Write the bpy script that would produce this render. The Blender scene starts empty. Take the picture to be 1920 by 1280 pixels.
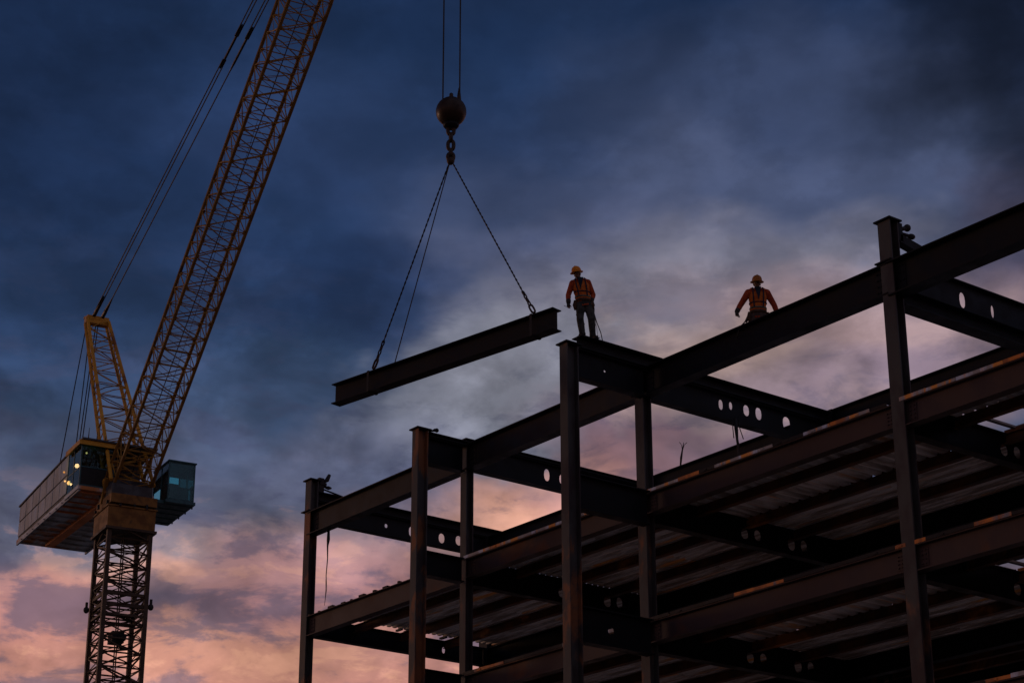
import bpy, bmesh, math, random
from mathutils import Vector, Matrix
random.seed(7)
R = math.radians
scene = bpy.context.scene
C = scene.collection

# ------------------------------------------------------------------ camera
FW = Vector((-0.73278553, 0.57073705, 0.37051934))
RT = Vector((0.61373173, 0.78951115, -0.00234678))
UP = Vector((0.29386855, -0.22567979, 0.92882178))
cam = bpy.data.cameras.new('camera')
camo = bpy.data.objects.new('camera', cam); C.objects.link(camo)
camo.matrix_world = Matrix(((RT.x, UP.x, -FW.x, 0), (RT.y, UP.y, -FW.y, 0), (RT.z, UP.z, -FW.z, 0), (0, 0, 0, 1)))
cam.sensor_width = 36; cam.lens = 71.52; cam.clip_start = .1; cam.clip_end = 5000
scene.camera = camo
GROUND = -1.6
VIEW_AZ = math.atan2(FW.y, FW.x)

scene.view_settings.view_transform = 'Standard'
scene.view_settings.look = 'None'
scene.view_settings.exposure = 0
scene.view_settings.gamma = 1
scene.view_settings.use_curve_mapping = False

# ------------------------------------------------------------------ world
def lin(c, k=1.0):
    out = []
    for v in c:
        v = v / 255
        out.append((v / 12.92 if v <= .04045 else ((v + .055) / 1.055) ** 2.4) * k)
    return (*out, 1)

SUN_OFF = 62            # sunset lies this many degrees to the left of the view
SUN_EL = 2.0
world = bpy.data.worlds.new('World'); scene.world = world
world.use_nodes = True
wn, wl = world.node_tree.nodes, world.node_tree.links
wn.clear()

class NT:
    """small helper that writes node trees"""
    def __init__(s, tree): s.t = tree; s.n = tree.nodes; s.l = tree.links
    def put(s, sock, v):
        if hasattr(v, 'is_output') or isinstance(v, bpy.types.NodeSocket): s.l.new(v, sock)
        else: sock.default_value = v
    def math(s, op, a, b=0.0, c=None, clamp=False):
        m = s.n.new('ShaderNodeMath'); m.operation = op; m.use_clamp = clamp
        s.put(m.inputs[0], a); s.put(m.inputs[1], b)
        if c is not None: s.put(m.inputs[2], c)
        return m.outputs[0]
    def vmath(s, op, a, b=(0, 0, 0)):
        m = s.n.new('ShaderNodeVectorMath'); m.operation = op
        s.put(m.inputs[0], a); s.put(m.inputs[1], b)
        return m.outputs['Value'] if op in ('DOT_PRODUCT', 'LENGTH') else m.outputs['Vector']
    def xyz(s, x, y, z=0.0):
        m = s.n.new('ShaderNodeCombineXYZ')
        s.put(m.inputs[0], x); s.put(m.inputs[1], y); s.put(m.inputs[2], z); return m.outputs[0]
    def noise(s, vec, scale, detail=4, rough=.5, dist=0.0, w=None):
        m = s.n.new('ShaderNodeTexNoise')
        if w is not None: m.noise_dimensions = '4D'; m.inputs['W'].default_value = w
        s.put(m.inputs['Vector'], vec); m.inputs['Scale'].default_value = scale
        m.inputs['Detail'].default_value = detail; m.inputs['Roughness'].default_value = rough
        m.inputs['Distortion'].default_value = dist
        return m.outputs[0]
    def remap(s, v, a, b, c=0.0, d=1.0, kind='SMOOTHSTEP'):
        m = s.n.new('ShaderNodeMapRange'); m.interpolation_type = kind
        s.put(m.inputs[0], v); m.inputs[1].default_value = a; m.inputs[2].default_value = b
        m.inputs[3].default_value = c; m.inputs[4].default_value = d
        return m.outputs[0]
    def mix(s, f, a, b, blend='MIX'):
        m = s.n.new('ShaderNodeMix'); m.data_type = 'RGBA'; m.blend_type = blend
        s.put(m.inputs[0], f); s.put(m.inputs[6], a); s.put(m.inputs[7], b)
        return m.outputs[2]
    def ramp(s, f, stops, kind='LINEAR'):
        m = s.n.new('ShaderNodeValToRGB'); m.color_ramp.interpolation = kind
        e = m.color_ramp.elements
        while len(e) < len(stops): e.new(.5)
        for i, (p, c) in enumerate(stops): e[i].position = p; e[i].color = c
        s.put(m.inputs[0], f); return m.outputs[0]

W = NT(world.node_tree)
tc = wn.new('ShaderNodeTexCoord')
D = W.vmath('NORMALIZE', tc.outputs['Generated'])
fh = Vector((FW.x, FW.y, 0)).normalized(); rh = Vector((fh.y, -fh.x, 0))
az = W.math('MULTIPLY', W.math('ARCTAN2', W.vmath('DOT_PRODUCT', D, tuple(rh)), W.vmath('DOT_PRODUCT', D, tuple(fh))), 57.2958)
el = W.math('MULTIPLY', W.math('ARCSINE', W.vmath('DOT_PRODUCT', D, (0, 0, 1))), 57.2958)
# wisps are stretched sideways; the warp breaks up every soft edge
Q = W.vmath('MULTIPLY', D, (1, 1, 1.7))
n1 = W.noise(Q, 7, 5, .55, 0.3, 1.3)
n2 = W.noise(Q, 7, 5, .55, 0.3, 7.7)
n3 = W.noise(Q, 24, 3, .5, .2, 3.1)
u = W.math('ADD', az, W.math('ADD', W.math('MULTIPLY_ADD', n1, 14, -7), W.math('MULTIPLY_ADD', n3, 3, -1.5)))
v = W.math('ADD', el, W.math('ADD', W.math('MULTIPLY_ADD', n2, 5, -2.5), W.math('MULTIPLY_ADD', n3, 1.6, -.8)))
base_stops = [(0, (160, 98, 78)), (6, (214, 136, 104)), (10, (212, 142, 116)), (12.1, (184, 128, 118)), (13.8, (140, 110, 116)),
              (15.8, (96, 96, 116)), (18.4, (62, 78, 108)), (22, (44, 65, 99)), (26, (33, 54, 90)), (31, (24, 43, 76)), (40, (18, 32, 58)), (90, (16, 27, 48))]
col = W.ramp(W.math('DIVIDE', v, 90.0, clamp=True), [(p / 90, lin(c)) for p, c in base_stops])
# away from the sunset the low glow dies into slate
away = W.remap(W.math('ABSOLUTE', W.math('ADD', az, 40.0)), 60, 130)
col = W.mix(W.math('MULTIPLY', away, .6), col, lin((132, 128, 150)))
# broad colour masses of the cloud deck: azimuth, elevation, half width, half height, tilt, colour, amount
MASS = [
 (-13.5, 24.5, 9, 6, 0, (25, 43, 78), .55),
 (-16, 29.5, 6, 6, 0, (14, 28, 54), .65),
 (-3.0, 26.0, 9, 3.2, -12, (44, 62, 100), .6),
 (7.8, 25.6, 14, 5.6, 8, (74, 83, 112), .8),
 (5.6, 22.7, 8, 2.9, 6, (130, 127, 141), .75),
 (10.8, 21.3, 7.5, 2.7, -8, (164, 136, 136), .8),
 (-0.4, 20.5, 5.6, 2.0, 8, (140, 141, 154), .8),
 (16.0, 22.6, 5.0, 4, 0, (88, 80, 100), .75),
 (5.4, 19.2, 6, 2.2, 0, (146, 116, 126), .75),
 (6.6, 20.6, 3.6, 1.6, -14, (196, 168, 160), .75),
 (.6, 17.5, 5.2, 1.7, 4, (222, 162, 138), .85),
 (3.6, 18.2, 4, 1.4, 0, (176, 128, 132), .5),
 (-4.2, 18.6, 3.6, 1.7, 10, (96, 98, 122), .6),
 (-11.5, 17.4, 7, 2.0, 0, (92, 94, 116), .6),
 (-8.0, 15.6, 8, 1.3, 5, (158, 134, 132), .55),
 (-9.0, 12.9, 8, 1.3, 0, (212, 150, 124), .6),
 (-11, 14.9, 4, .8, 3, (206, 150, 130), .6),
 (-7.2, 13.9, 4, .7, -5, (128, 104, 118), .55),
 (-4.6, 14.6, 5, 2.2, 0, (186, 130, 128), .6),
 (-14.5, 13.8, 4, 1.6, 0, (200, 134, 122), .6),
 (-5.1, 23.3, 5.2, 2.0, 4, (30, 48, 84), .75),
 (-1.0, 28.3, 8, 2.0, 0, (34, 53, 88), .5),
 (7.0, 29.4, 9, 2.2, -14, (33, 48, 78), .5),
 (18.6, 29.4, 7.0, 8.0, 0, (12, 18, 34), .9),
 (9.2, 20.4, 4.5, 1.1, 14, (104, 94, 116), .6),
 (1.8, 24.6, 5, 1.6, 10, (84, 90, 118), .5),
]
for (a, e, su, sv, rot, c, k) in MASS:
    c_, s_ = math.cos(R(rot)), math.sin(R(rot))
    du = W.math('SUBTRACT', u, a); dv = W.math('SUBTRACT', v, e)
    x = W.math('MULTIPLY_ADD', du, c_ / su, W.math('MULTIPLY', dv, s_ / su))
    y = W.math('MULTIPLY_ADD', dv, c_ / sv, W.math('MULTIPLY', du, -s_ / sv))
    r2 = W.math('MULTIPLY_ADD', x, x, W.math('MULTIPLY', y, y))
    col = W.mix(W.remap(r2, 0, 1.15, k, 0), col, lin(c))
# cloud texture itself
n4 = W.noise(Q, 16, 5, .5, .3, 5.2)
n5 = W.noise(Q, 60, 4, .5, .1, 9.4)
dk = W.remap(n4, .34, .66, .70, 1.32)
n7 = W.noise(W.vmath('MULTIPLY', D, (1, 1, 1.4)), 13, 9, .60, .15, 21.3)
dk = W.math('MULTIPLY', dk, W.remap(n7, .47, .56, .88, 1.10))
dk = W.math('MULTIPLY', dk, W.remap(n5, .3, .7, .95, 1.06))
n6 = W.noise(W.vmath('MULTIPLY', D, (1, 1, 2.7)), 22, 9, .62, .35, 12.7)
lowm = W.math('MULTIPLY', W.remap(el, 13, 27, 1, .12), W.remap(n6, .47, .60, 0, .68))
col = W.mix(lowm, col, W.ramp(W.math('DIVIDE', el, 90.0, clamp=True), [(10/90, lin((104, 94, 112))), (16/90, lin((74, 76, 102))), (26/90, lin((40, 54, 88))), (60/90, lin((20, 32, 60)))]))
col = W.mix(W.math('MULTIPLY', W.remap(el, 11, 19, 1, 0), W.remap(n6, .45, .37, 0, .5)), col, lin((232, 170, 140)))
cc = wn.new('ShaderNodeCombineColor')
for i in range(3): wl.new(dk, cc.inputs[i])
col = W.mix(W.remap(el, 20, 27, 1.0, .55), col, cc.outputs[0], 'MULTIPLY')
sky = wn.new('ShaderNodeTexSky'); sky.sky_type = 'NISHITA'; sky.sun_disc = False
sky.sun_elevation = R(SUN_EL)
sun_az = VIEW_AZ + R(SUN_OFF)
sky.sun_rotation = math.pi / 2 - sun_az
# the deck of cloud covers nearly all of the clear sky behind it
clear = W.vmath('MULTIPLY', sky.outputs[0], (.004, .004, .004))
tot = W.vmath('ADD', col, clear)
bg = wn.new('ShaderNodeBackground'); bg.inputs[1].default_value = 1.0
wl.new(tot, bg.inputs[0])
wo = wn.new('ShaderNodeOutputWorld'); wl.new(bg.outputs[0], wo.inputs[0])

# ------------------------------------------------------------------ sun (last red light of the day)
sl = bpy.data.lights.new('sun', 'SUN'); sl.energy = .42; sl.angle = R(12); sl.color = (1, .58, .38)
so = bpy.data.objects.new('sun', sl); C.objects.link(so)
sd = Vector((math.cos(sun_az) * math.cos(R(SUN_EL)), math.sin(sun_az) * math.cos(R(SUN_EL)), math.sin(R(SUN_EL))))
so.rotation_euler = sd.to_track_quat('Z', 'Y').to_euler()

# ------------------------------------------------------------------ mesh helper
class MB:
    def __init__(s): s.v = []; s.f = []; s.m = []; s.cur = 0
    def add(s, vs, fs):
        o = len(s.v); s.v += [tuple(p) for p in vs]
        s.f += [tuple(i + o for i in f) for f in fs]; s.m += [s.cur] * len(fs)
    def box(s, a, b):
        x0, y0, z0 = a; x1, y1, z1 = b
        s.add([(x0,y0,z0),(x1,y0,z0),(x1,y1,z0),(x0,y1,z0),(x0,y0,z1),(x1,y0,z1),(x1,y1,z1),(x0,y1,z1)],
              [(0,3,2,1),(4,5,6,7),(0,1,5,4),(1,2,6,5),(2,3,7,6),(3,0,4,7)])
    def bar(s, p, q, w, h, up=(0, 0, 1)):
        p, q = Vector(p), Vector(q); d = (q - p).normalized()
        a = d.cross(Vector(up))
        if a.length < 1e-4: a = d.cross(Vector((1, 0, 0)))
        a.normalize(); b = a.cross(d)
        a *= w / 2; b *= h / 2
        s.add([p-a-b, p+a-b, p+a+b, p-a+b, q-a-b, q+a-b, q+a+b, q-a+b],
              [(0,1,2,3),(7,6,5,4),(0,4,5,1),(1,5,6,2),(2,6,7,3),(3,7,4,0)])
    def tube(s, pts, rad, n=8, cap=True, sq=None):
        pts = [Vector(p) for p in pts]
        if not isinstance(rad, (list, tuple)): rad = [rad] * len(pts)
        vs = []; fs = []; ref = None
        for i, p in enumerate(pts):
            d = (pts[min(i+1, len(pts)-1)] - pts[max(i-1, 0)]).normalized()
            if ref is None:
                ref = d.cross(Vector((0, 0, 1))) if abs(d.z) < .75 else Vector((1, 0, 0))
                if ref.length < .05: ref = d.cross(Vector((0, 1, 0)))
            a = (ref - d * ref.dot(d)).normalized(); ref = a; b = d.cross(a)
            k = sq[i] if sq else 1
            for j in range(n):
                t = 2 * math.pi * j / n
                vs.append(p + a * math.cos(t) * rad[i] + b * math.sin(t) * rad[i] * k)
        for i in range(len(pts) - 1):
            for j in range(n):
                fs.append((i*n+j, i*n+(j+1) % n, (i+1)*n+(j+1) % n, (i+1)*n+j))
        if cap:
            fs.append(tuple(range(n))[::-1]); fs.append(tuple(range((len(pts)-1)*n, len(pts)*n)))
        s.add(vs, fs)
    def lathe(s, c, prof, n=24, ax=None):
        c = Vector(c); vs = []; fs = []
        M = Matrix.Identity(3) if ax is None else Vector(ax).to_track_quat('Z', 'Y').to_matrix()
        for (r, z) in prof:
            for j in range(n):
                t = 2 * math.pi * j / n
                vs.append(c + M @ Vector((r * math.cos(t), r * math.sin(t), z)))
        for i in range(len(prof) - 1):
            for j in range(n): fs.append((i*n+j, i*n+(j+1) % n, (i+1)*n+(j+1) % n, (i+1)*n+j))
        fs.append(tuple(range(n))[::-1]); fs.append(tuple(range((len(prof)-1)*n, len(prof)*n)))
        s.add(vs, fs)
    def ball(s, c, r, n=14, scale=(1, 1, 1)):
        c = Vector(c); vs = []; fs = []; m = n // 2
        for i in range(1, m):
            for j in range(n):
                a = math.pi * i / m; t = 2 * math.pi * j / n
                vs.append(c + Vector((r*scale[0]*math.sin(a)*math.cos(t), r*scale[1]*math.sin(a)*math.sin(t), r*scale[2]*math.cos(a))))
        top = len(vs); vs.append(c + Vector((0, 0, r*scale[2]))); vs.append(c - Vector((0, 0, r*scale[2])))
        for i in range(m - 2):
            for j in range(n): fs.append((i*n+j, (i+1)*n+j, (i+1)*n+(j+1) % n, i*n+(j+1) % n))
        for j in range(n):
            fs.append((top, j, (j+1) % n)); fs.append((top+1, (m-2)*n+(j+1) % n, (m-2)*n+j))
        s.add(vs, fs)
    def link(s, c, ax, side, L, w, r, n=6):
        """one oval chain link; ax = long direction, side = direction of its width"""
        c, ax, side = Vector(c), Vector(ax).normalized(), Vector(side).normalized()
        pts = []
        for k in range(14):
            t = 2 * math.pi * k / 14
            pts.append(c + side * (w/2 - r) * math.cos(t) + ax * ((L/2 - w/2) * (1 if math.sin(t) > 0 else -1) * (abs(math.sin(t)) ** .3) + (w/2 - r) * math.sin(t)))
        vs = []; fs = []; N = len(pts); nn = ax.cross(side)
        for i, p in enumerate(pts):
            d = (pts[(i+1) % N] - pts[i-1]).normalized(); a = d.cross(nn)
            for j in range(n):
                t = 2 * math.pi * j / n; vs.append(p + a * r * math.cos(t) + nn * r * math.sin(t))
        for i in range(N):
            for j in range(n): fs.append((i*n+j, i*n+(j+1) % n, ((i+1) % N)*n+(j+1) % n, ((i+1) % N)*n+j))
        s.add(vs, fs)
    def mesh(s, name, smooth=False):
        me = bpy.data.meshes.new(name); me.from_pydata(s.v, [], s.f)
        for i, p in enumerate(me.polygons): p.material_index = s.m[i]; p.use_smooth = smooth
        bm = bmesh.new(); bm.from_mesh(me); bmesh.ops.recalc_face_normals(bm, faces=bm.faces); bm.to_mesh(me); bm.free()
        return me
    def build(s, name, mat, parent=None, smooth=False, loc=None):
        me = s.mesh(name, smooth)
        for m in (mat if isinstance(mat, (list, tuple)) else [mat]): me.materials.append(m)
        return put(name, me, parent, loc)

def put(name, me, parent=None, loc=None, rz=0):
    o = bpy.data.objects.new(name, me); C.objects.link(o)
    if parent: o.parent = parent
    if loc is not None: o.location = loc
    if rz: o.rotation_euler[2] = rz
    return o
def tag(o, label=None, cat=None, group=None, kind=None):
    if label: o['label'] = label
    if cat: o['category'] = cat
    if group: o['group'] = group
    if kind: o['kind'] = kind
    return o
def thing(name, label, cat, loc=(0, 0, 0), rz=0, group=None):
    o = bpy.data.objects.new(name, None); C.objects.link(o); o.location = loc; o.rotation_euler = (0, 0, rz)
    o.empty_display_size = .2
    return tag(o, label, cat, group)

# ------------------------------------------------------------------ materials
def mat(name, c1, c2=None, c3=None, scale=3.0, rough=.55, metal=0.0, stretch=(1, 1, 1), bump=.15, detail=6, lo=.4, hi=.62, r2=None, coord='Object', lo3=.58, k3=.33):
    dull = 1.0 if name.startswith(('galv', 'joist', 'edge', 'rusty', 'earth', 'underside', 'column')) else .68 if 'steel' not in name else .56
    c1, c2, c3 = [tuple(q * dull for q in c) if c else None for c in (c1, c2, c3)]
    m = bpy.data.materials.new(name); m.use_nodes = True
    t = NT(m.node_tree); b = t.n['Principled BSDF']
    tcx = t.n.new('ShaderNodeTexCoord')
    vec = t.vmath('MULTIPLY', tcx.outputs[coord], stretch)
    oi = t.n.new('ShaderNodeObjectInfo')
    vec = t.vmath('ADD', vec, t.xyz(t.math('MULTIPLY', oi.outputs['Random'], 37.0), t.math('MULTIPLY', oi.outputs['Random'], 91.0), 0.0))
    a = t.noise(vec, scale, detail, .6)
    col = (*c1, 1)
    if c2: col = t.mix(t.remap(a, lo, hi), (*c1, 1), (*c2, 1))
    if c3:
        g = t.noise(vec, scale * k3, 5, .62, .4)
        col = t.mix(t.remap(g, lo3, lo3 + .1), col, (*c3, 1))
    t.put(b.inputs['Base Color'], col)
    fine = t.noise(vec, scale * 9, 4, .6)
    t.put(b.inputs['Roughness'], t.remap(a, .3, .7, rough - .1, r2 or rough + .15))
    b.inputs['Metallic'].default_value = metal * (.4 if 'steel' in name else 1)
    b.inputs['Specular IOR Level'].default_value = .5 if name.startswith(('galv', 'helmet', 'house_panel')) else .10 if 'steel' in name else .18
    bp = t.n.new('ShaderNodeBump'); bp.inputs['Strength'].default_value = bump; bp.inputs['Distance'].default_value = .01
    t.l.new(fine, bp.inputs['Height']); t.l.new(bp.outputs[0], b.inputs['Normal'])
    return m
M = {}
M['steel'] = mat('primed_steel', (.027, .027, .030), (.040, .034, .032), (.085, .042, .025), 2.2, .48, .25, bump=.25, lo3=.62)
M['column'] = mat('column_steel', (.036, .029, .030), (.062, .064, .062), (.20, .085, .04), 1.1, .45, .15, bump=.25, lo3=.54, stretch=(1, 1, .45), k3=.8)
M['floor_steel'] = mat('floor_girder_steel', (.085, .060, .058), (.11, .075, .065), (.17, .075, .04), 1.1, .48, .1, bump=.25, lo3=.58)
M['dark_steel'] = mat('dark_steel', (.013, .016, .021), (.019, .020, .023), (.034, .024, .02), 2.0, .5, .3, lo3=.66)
M['joist'] = mat('joist_steel', (.07, .042, .03), (.17, .07, .03), (.48, .19, .05), 1.3, .5, .3)
M['deck'] = mat('galvanised_deck', (.90, .92, .90), (.42, .38, .33), (.95, .50, .16), 1.6, .42, .2, stretch=(4, .35, 1), lo=.42, hi=.60, bump=.2, r2=.5, lo3=.56)  # weathered stripes; the orange streaks paint sunset glow into the sheet colour
M['strip'] = mat('edge_strip', (.42, .48, .58), (.26, .25, .25), (.60, .25, .05), 2.4, .45, .0, stretch=(1, 1, .2), lo=.45, hi=.52, lo3=.50, k3=1.1)
M['rust_strip'] = mat('rusty_edge_strip', (.50, .17, .035), (.30, .11, .04), (.18, .17, .19), 2.4, .5, .0, stretch=(1, 1, .2), lo=.45, hi=.55, lo3=.54, k3=.9)
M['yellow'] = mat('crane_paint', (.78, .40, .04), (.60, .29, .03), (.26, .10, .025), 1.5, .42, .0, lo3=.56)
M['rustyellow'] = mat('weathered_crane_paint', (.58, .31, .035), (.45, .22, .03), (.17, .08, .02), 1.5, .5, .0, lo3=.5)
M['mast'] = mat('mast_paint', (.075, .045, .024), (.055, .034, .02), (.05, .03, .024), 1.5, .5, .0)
M['panel'] = mat('house_panel', (.25, .34, .44), (.19, .25, .31), (.24, .21, .2), 1.2, .45, .1, stretch=(1, 1, .4), lo3=.6)
M['house_roof'] = mat('house_roof', (.09, .1, .11), (.06, .06, .065), None, 2, .6)
M['under'] = mat('underside_steel', (.50, .58, .62), (.30, .30, .28), (.45, .18, .06), .7, .5, .0, stretch=(.4, 2, 1), lo3=.5)
M['under_red'] = mat('underside_beam', (.72, .26, .08), (.55, .2, .07), None, 1, .5)
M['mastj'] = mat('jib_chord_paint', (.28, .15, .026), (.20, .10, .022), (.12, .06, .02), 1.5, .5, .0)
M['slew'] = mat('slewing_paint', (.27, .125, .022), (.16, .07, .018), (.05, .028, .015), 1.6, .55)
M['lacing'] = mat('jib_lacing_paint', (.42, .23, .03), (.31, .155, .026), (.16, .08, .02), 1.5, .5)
M['rope'] = mat('wire_rope', (.03, .03, .032), (.05, .045, .04), None, 20, .5, .4)
M['ball'] = mat('hook_ball', (.045, .026, .015), (.028, .018, .012), (.05, .03, .02), 3, .45, .1)
M['chain'] = mat('chain', (.045, .035, .03), (.07, .045, .03), None, 8, .45, .5)
M['skin'] = mat('skin', (.19, .10, .065), (.15, .08, .05), None, 8, .55)
M['orange'] = mat('orange_jacket', (.46, .075, .02), (.32, .045, .015), None, 9, .8, bump=.6)
M['vest'] = mat('orange_vest', (.66, .17, .02), (.52, .11, .02), None, 9, .75, bump=.5)
M['tape'] = mat('silver_tape', (.13, .15, .10), (.09, .11, .08), None, 9, .4)
M['navy'] = mat('dark_webbing', (.02, .03, .05), (.015, .02, .03), None, 20, .8)
M['trouser'] = mat('work_trousers', (.065, .07, .062), (.035, .04, .036), None, 7, .85, bump=.6)
M['trouser_brown'] = mat('brown_trousers', (.10, .075, .06), (.07, .05, .045), None, 7, .85, bump=.6)
M['boot'] = mat('boots', (.05, .03, .02), (.035, .022, .015), None, 9, .6)
M['glove'] = mat('glove', (.03, .03, .03), (.05, .045, .04), None, 12, .8)
M['helmet_yellow'] = mat('hard_hat_yellow', (.88, .30, .012), (.72, .22, .01), None, 4, .35, bump=.02)
M['helmet_orange'] = mat('hard_hat_orange', (.46, .16, .02), (.34, .11, .015), None, 4, .4, bump=.02)
M['leather'] = mat('leather', (.10, .055, .03), (.06, .035, .02), None, 9, .7)
M['ground'] = mat('earth', (.27, .22, .18), (.20, .165, .13), (.32, .28, .23), .12, .9, 0, bump=.6, coord='Object')
M['ply'] = mat('plywood', (.34, .31, .30), (.26, .24, .24), None, 3, .8)
M['black'] = mat('black_rubber', (.02, .02, .022), (.03, .03, .03), None, 5, .6)
M['frame'] = mat('cab_frame', (.05, .15, .17), (.04, .11, .13), None, 4, .45)
M['interior'] = mat('cab_interior', (.03, .045, .05), (.02, .03, .035), None, 4, .7)

def glass(name, tint, rough=.06):
    m = bpy.data.materials.new(name); m.use_nodes = True
    t = NT(m.node_tree); t.n.clear()
    tr = t.n.new('ShaderNodeBsdfTransparent'); tr.inputs[0].default_value = (*tint, 1)
    gl = t.n.new('ShaderNodeBsdfGlossy'); gl.inputs['Roughness'].default_value = rough; gl.inputs[0].default_value = (.8, .9, .9, 1)
    fr = t.n.new('ShaderNodeFresnel'); fr.inputs[0].default_value = 1.5
    mx = t.n.new('ShaderNodeMixShader'); o = t.n.new('ShaderNodeOutputMaterial')
    t.l.new(fr.outputs[0], mx.inputs[0]); t.l.new(tr.outputs[0], mx.inputs[1]); t.l.new(gl.outputs[0], mx.inputs[2]); t.l.new(mx.outputs[0], o.inputs[0])
    return m
M['glass'] = glass('teal_glass', (.62, .95, .94))
M['glass_dark'] = glass('dark_glass', (.52, .72, .74))
def emit(name, c, k):
    m = bpy.data.materials.new(name); m.use_nodes = True; b = m.node_tree.nodes['Principled BSDF']
    b.inputs['Base Color'].default_value = (*c, 1); b.inputs['Emission Color'].default_value = (*c, 1); b.inputs['Emission Strength'].default_value = k
    return m
M['lamp'] = emit('lamp_glow', (1, .55, .18), 1.1)
M['lampdim'] = emit('lamp_glow_dim', (1, .45, .12), .45)

# ------------------------------------------------------------------ ground
mb = MB()
NG = 40; S = 1600.0
vs = []; fs = []
for i in range(NG + 1):
    for j in range(NG + 1):
        x = -S + 2*S*i/NG; y = -S + 2*S*j/NG
        vs.append((x, y, GROUND))
for i in range(NG):
    for j in range(NG): a = i*(NG+1)+j; fs.append((a, a+NG+1, a+NG+2, a+1))
mb.add(vs, fs)
tag(mb.build('ground', M['ground']), 'bare dark earth of the building site', kind='structure')

# ================================================================== STEEL FRAME
frame = thing('steel_frame_building', 'unfinished dark steel frame of a multi-storey building with corrugated metal floors', 'building', (-34.9, 31.5, GROUND))
FO = Vector(frame.location)
def loc(x, y, z): return Vector((x, y, z)) - FO

ZR = 18.0                                   # roof level
LEV = [14.77, 11.62, 8.47, 5.32, 2.17]       # tops of the floor girders
XC = [-50.35, -42.45, -35.20, -26.98, -18.9]
YR = 31.5
YC = [YR, 38.2, 41.6]
PW = .42; PD = .36                           # column flange width (X) / depth (Y)

def ibeam(L, d, bf, tf=.025, tw=.016, holes=(), hr=(.15, .18), hz=None):
    """I section from x=0..L, top flange at z=0. Hexagonal openings in the web where asked."""
    b = MB()
    b.box((0, -bf/2, -tf), (L, bf/2, 0)); b.box((0, -bf/2, -d), (L, bf/2, -d + tf))
    z0, z1 = -d + tf, -tf; cz = hz if hz is not None else (z0 + z1) / 2
    x = 0; rh = random.Random(int(L * 1000) + len(holes)); cz_ = cz
    for c in sorted(holes, key=lambda q: q[0] if isinstance(q, tuple) else q):
        if isinstance(c, tuple): c, kw, kh = c
        else: kw = kh = 1.0
        w, h = kw * hr[0] * rh.uniform(.8, 1.1), kh * hr[1] * rh.uniform(.8, 1.0); cz = cz_ + rh.uniform(-.03, .03)
        b.box((x, -tw/2, z0), (c - w, tw/2, z1)); x = c + w
        for sgn in (1, -1):
            ze = z1 if sgn == 1 else z0
            A_ = [(c - w*math.cos(math.pi*q_/6), cz + sgn*h*math.sin(math.pi*q_/6)**.8) for q_ in range(7)]
            E_ = [(a_[0], ze) for a_ in A_]
            vs = [(p[0], -tw/2, p[1]) for p in A_ + E_] + [(p[0], tw/2, p[1]) for p in A_ + E_]
            fs = []
            for q_ in range(6): fs += [(q_, q_+1, 7+q_+1, 7+q_), (14+q_, 14+q_+1, 21+q_+1, 21+q_), (q_, q_+1, 14+q_+1, 14+q_)]
            b.add(vs, fs)
    b.box((x, -tw/2, z0), (L, tw/2, z1))
    return b

def column(x, y, ztop, w=PW, d=PD, splice=None, cap=True, material='column', capw=None):
    b = MB(); h = ztop - GROUND
    tf, tw = .03, .02
    b.box((-w/2, -d/2, 0), (w/2, -d/2+tf, h)); b.box((-w/2, d/2-tf, 0), (w/2, d/2, h)); b.box((-tw/2, -d/2+tf, 0), (tw/2, d/2-tf, h))
    o = b.build('column', M[material], frame, loc=loc(x, y, GROUND))
    if cap:
        k = MB(); e = .065
        k.box((-w/2-e, -d/2-e, h), (w/2+e, d/2+e, h+.035)); k.build('cap_plate', M['dark_steel'], o)
    if splice:
        for s_ in splice:
            k = MB(); e = .07; zz = s_ - GROUND
            k.box((-w/2-e-.04, -d/2-e, zz), (w/2+.01, d/2+.01, zz+.03)); k.build('splice_plate', M['dark_steel'], o)
    return o

def conn(col, x0, z, d, side):
    """bolted end plate on a column: side = +-1 along X"""
    k = MB(); h0 = z - GROUND
    k.box((min(x0, x0+side*.02), -.10, h0-d+.06), (max(x0, x0+side*.02), .10, h0-.06))
    for i in range(4):
        for yy in (-.065, .065):
            zz = h0 - .12 - i * (d-.24)/3
            k.lathe((x0+side*.02, yy, zz), [(.02, 0), (.02, .016), (.008, .03)], 6, (side, 0, 0))
    k.build('end_plate', M['dark_steel'], col)

cols = {}
for i, x in enumerate(XC):
    for j, y in enumerate(YC):
        if j == 0:
            top = 19.0 if i in (0, 3, 4) else ZR + .1
            if i == 1: top = ZR + .12
            if i == 2: top = ZR - .02
            mt = 'column'
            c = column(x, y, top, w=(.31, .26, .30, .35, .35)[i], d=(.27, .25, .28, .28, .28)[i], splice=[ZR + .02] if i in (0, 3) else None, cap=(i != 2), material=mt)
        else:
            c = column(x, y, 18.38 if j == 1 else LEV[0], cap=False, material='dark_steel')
        cols[i, j] = c
# two columns standing forward of the frame, tied back with stub beams
P3Y, P2Y = 28.95, 29.86
fcol3 = column(-34.95, P3Y, ZR - .01, w=.28, d=.36); fcol2 = column(-42.36, P2Y, ZR + .08, w=.27, d=.34)

def beamX(x0, x1, y, z, d, bf, name='girder', m='steel', **k):
    return ibeam(x1 - x0, d, bf, **k).build(name, M[m], frame, loc=loc(x0, y, z))
def beamY(x, y0, y1, z, d, bf, name='cross_beam', m='steel', parent=None, **k):
    o = ibeam(y1 - y0, d, bf, **k).build(name, M[m], frame, loc=loc(x, y0, z)); o.rotation_euler[2] = math.pi / 2
    return o

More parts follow.
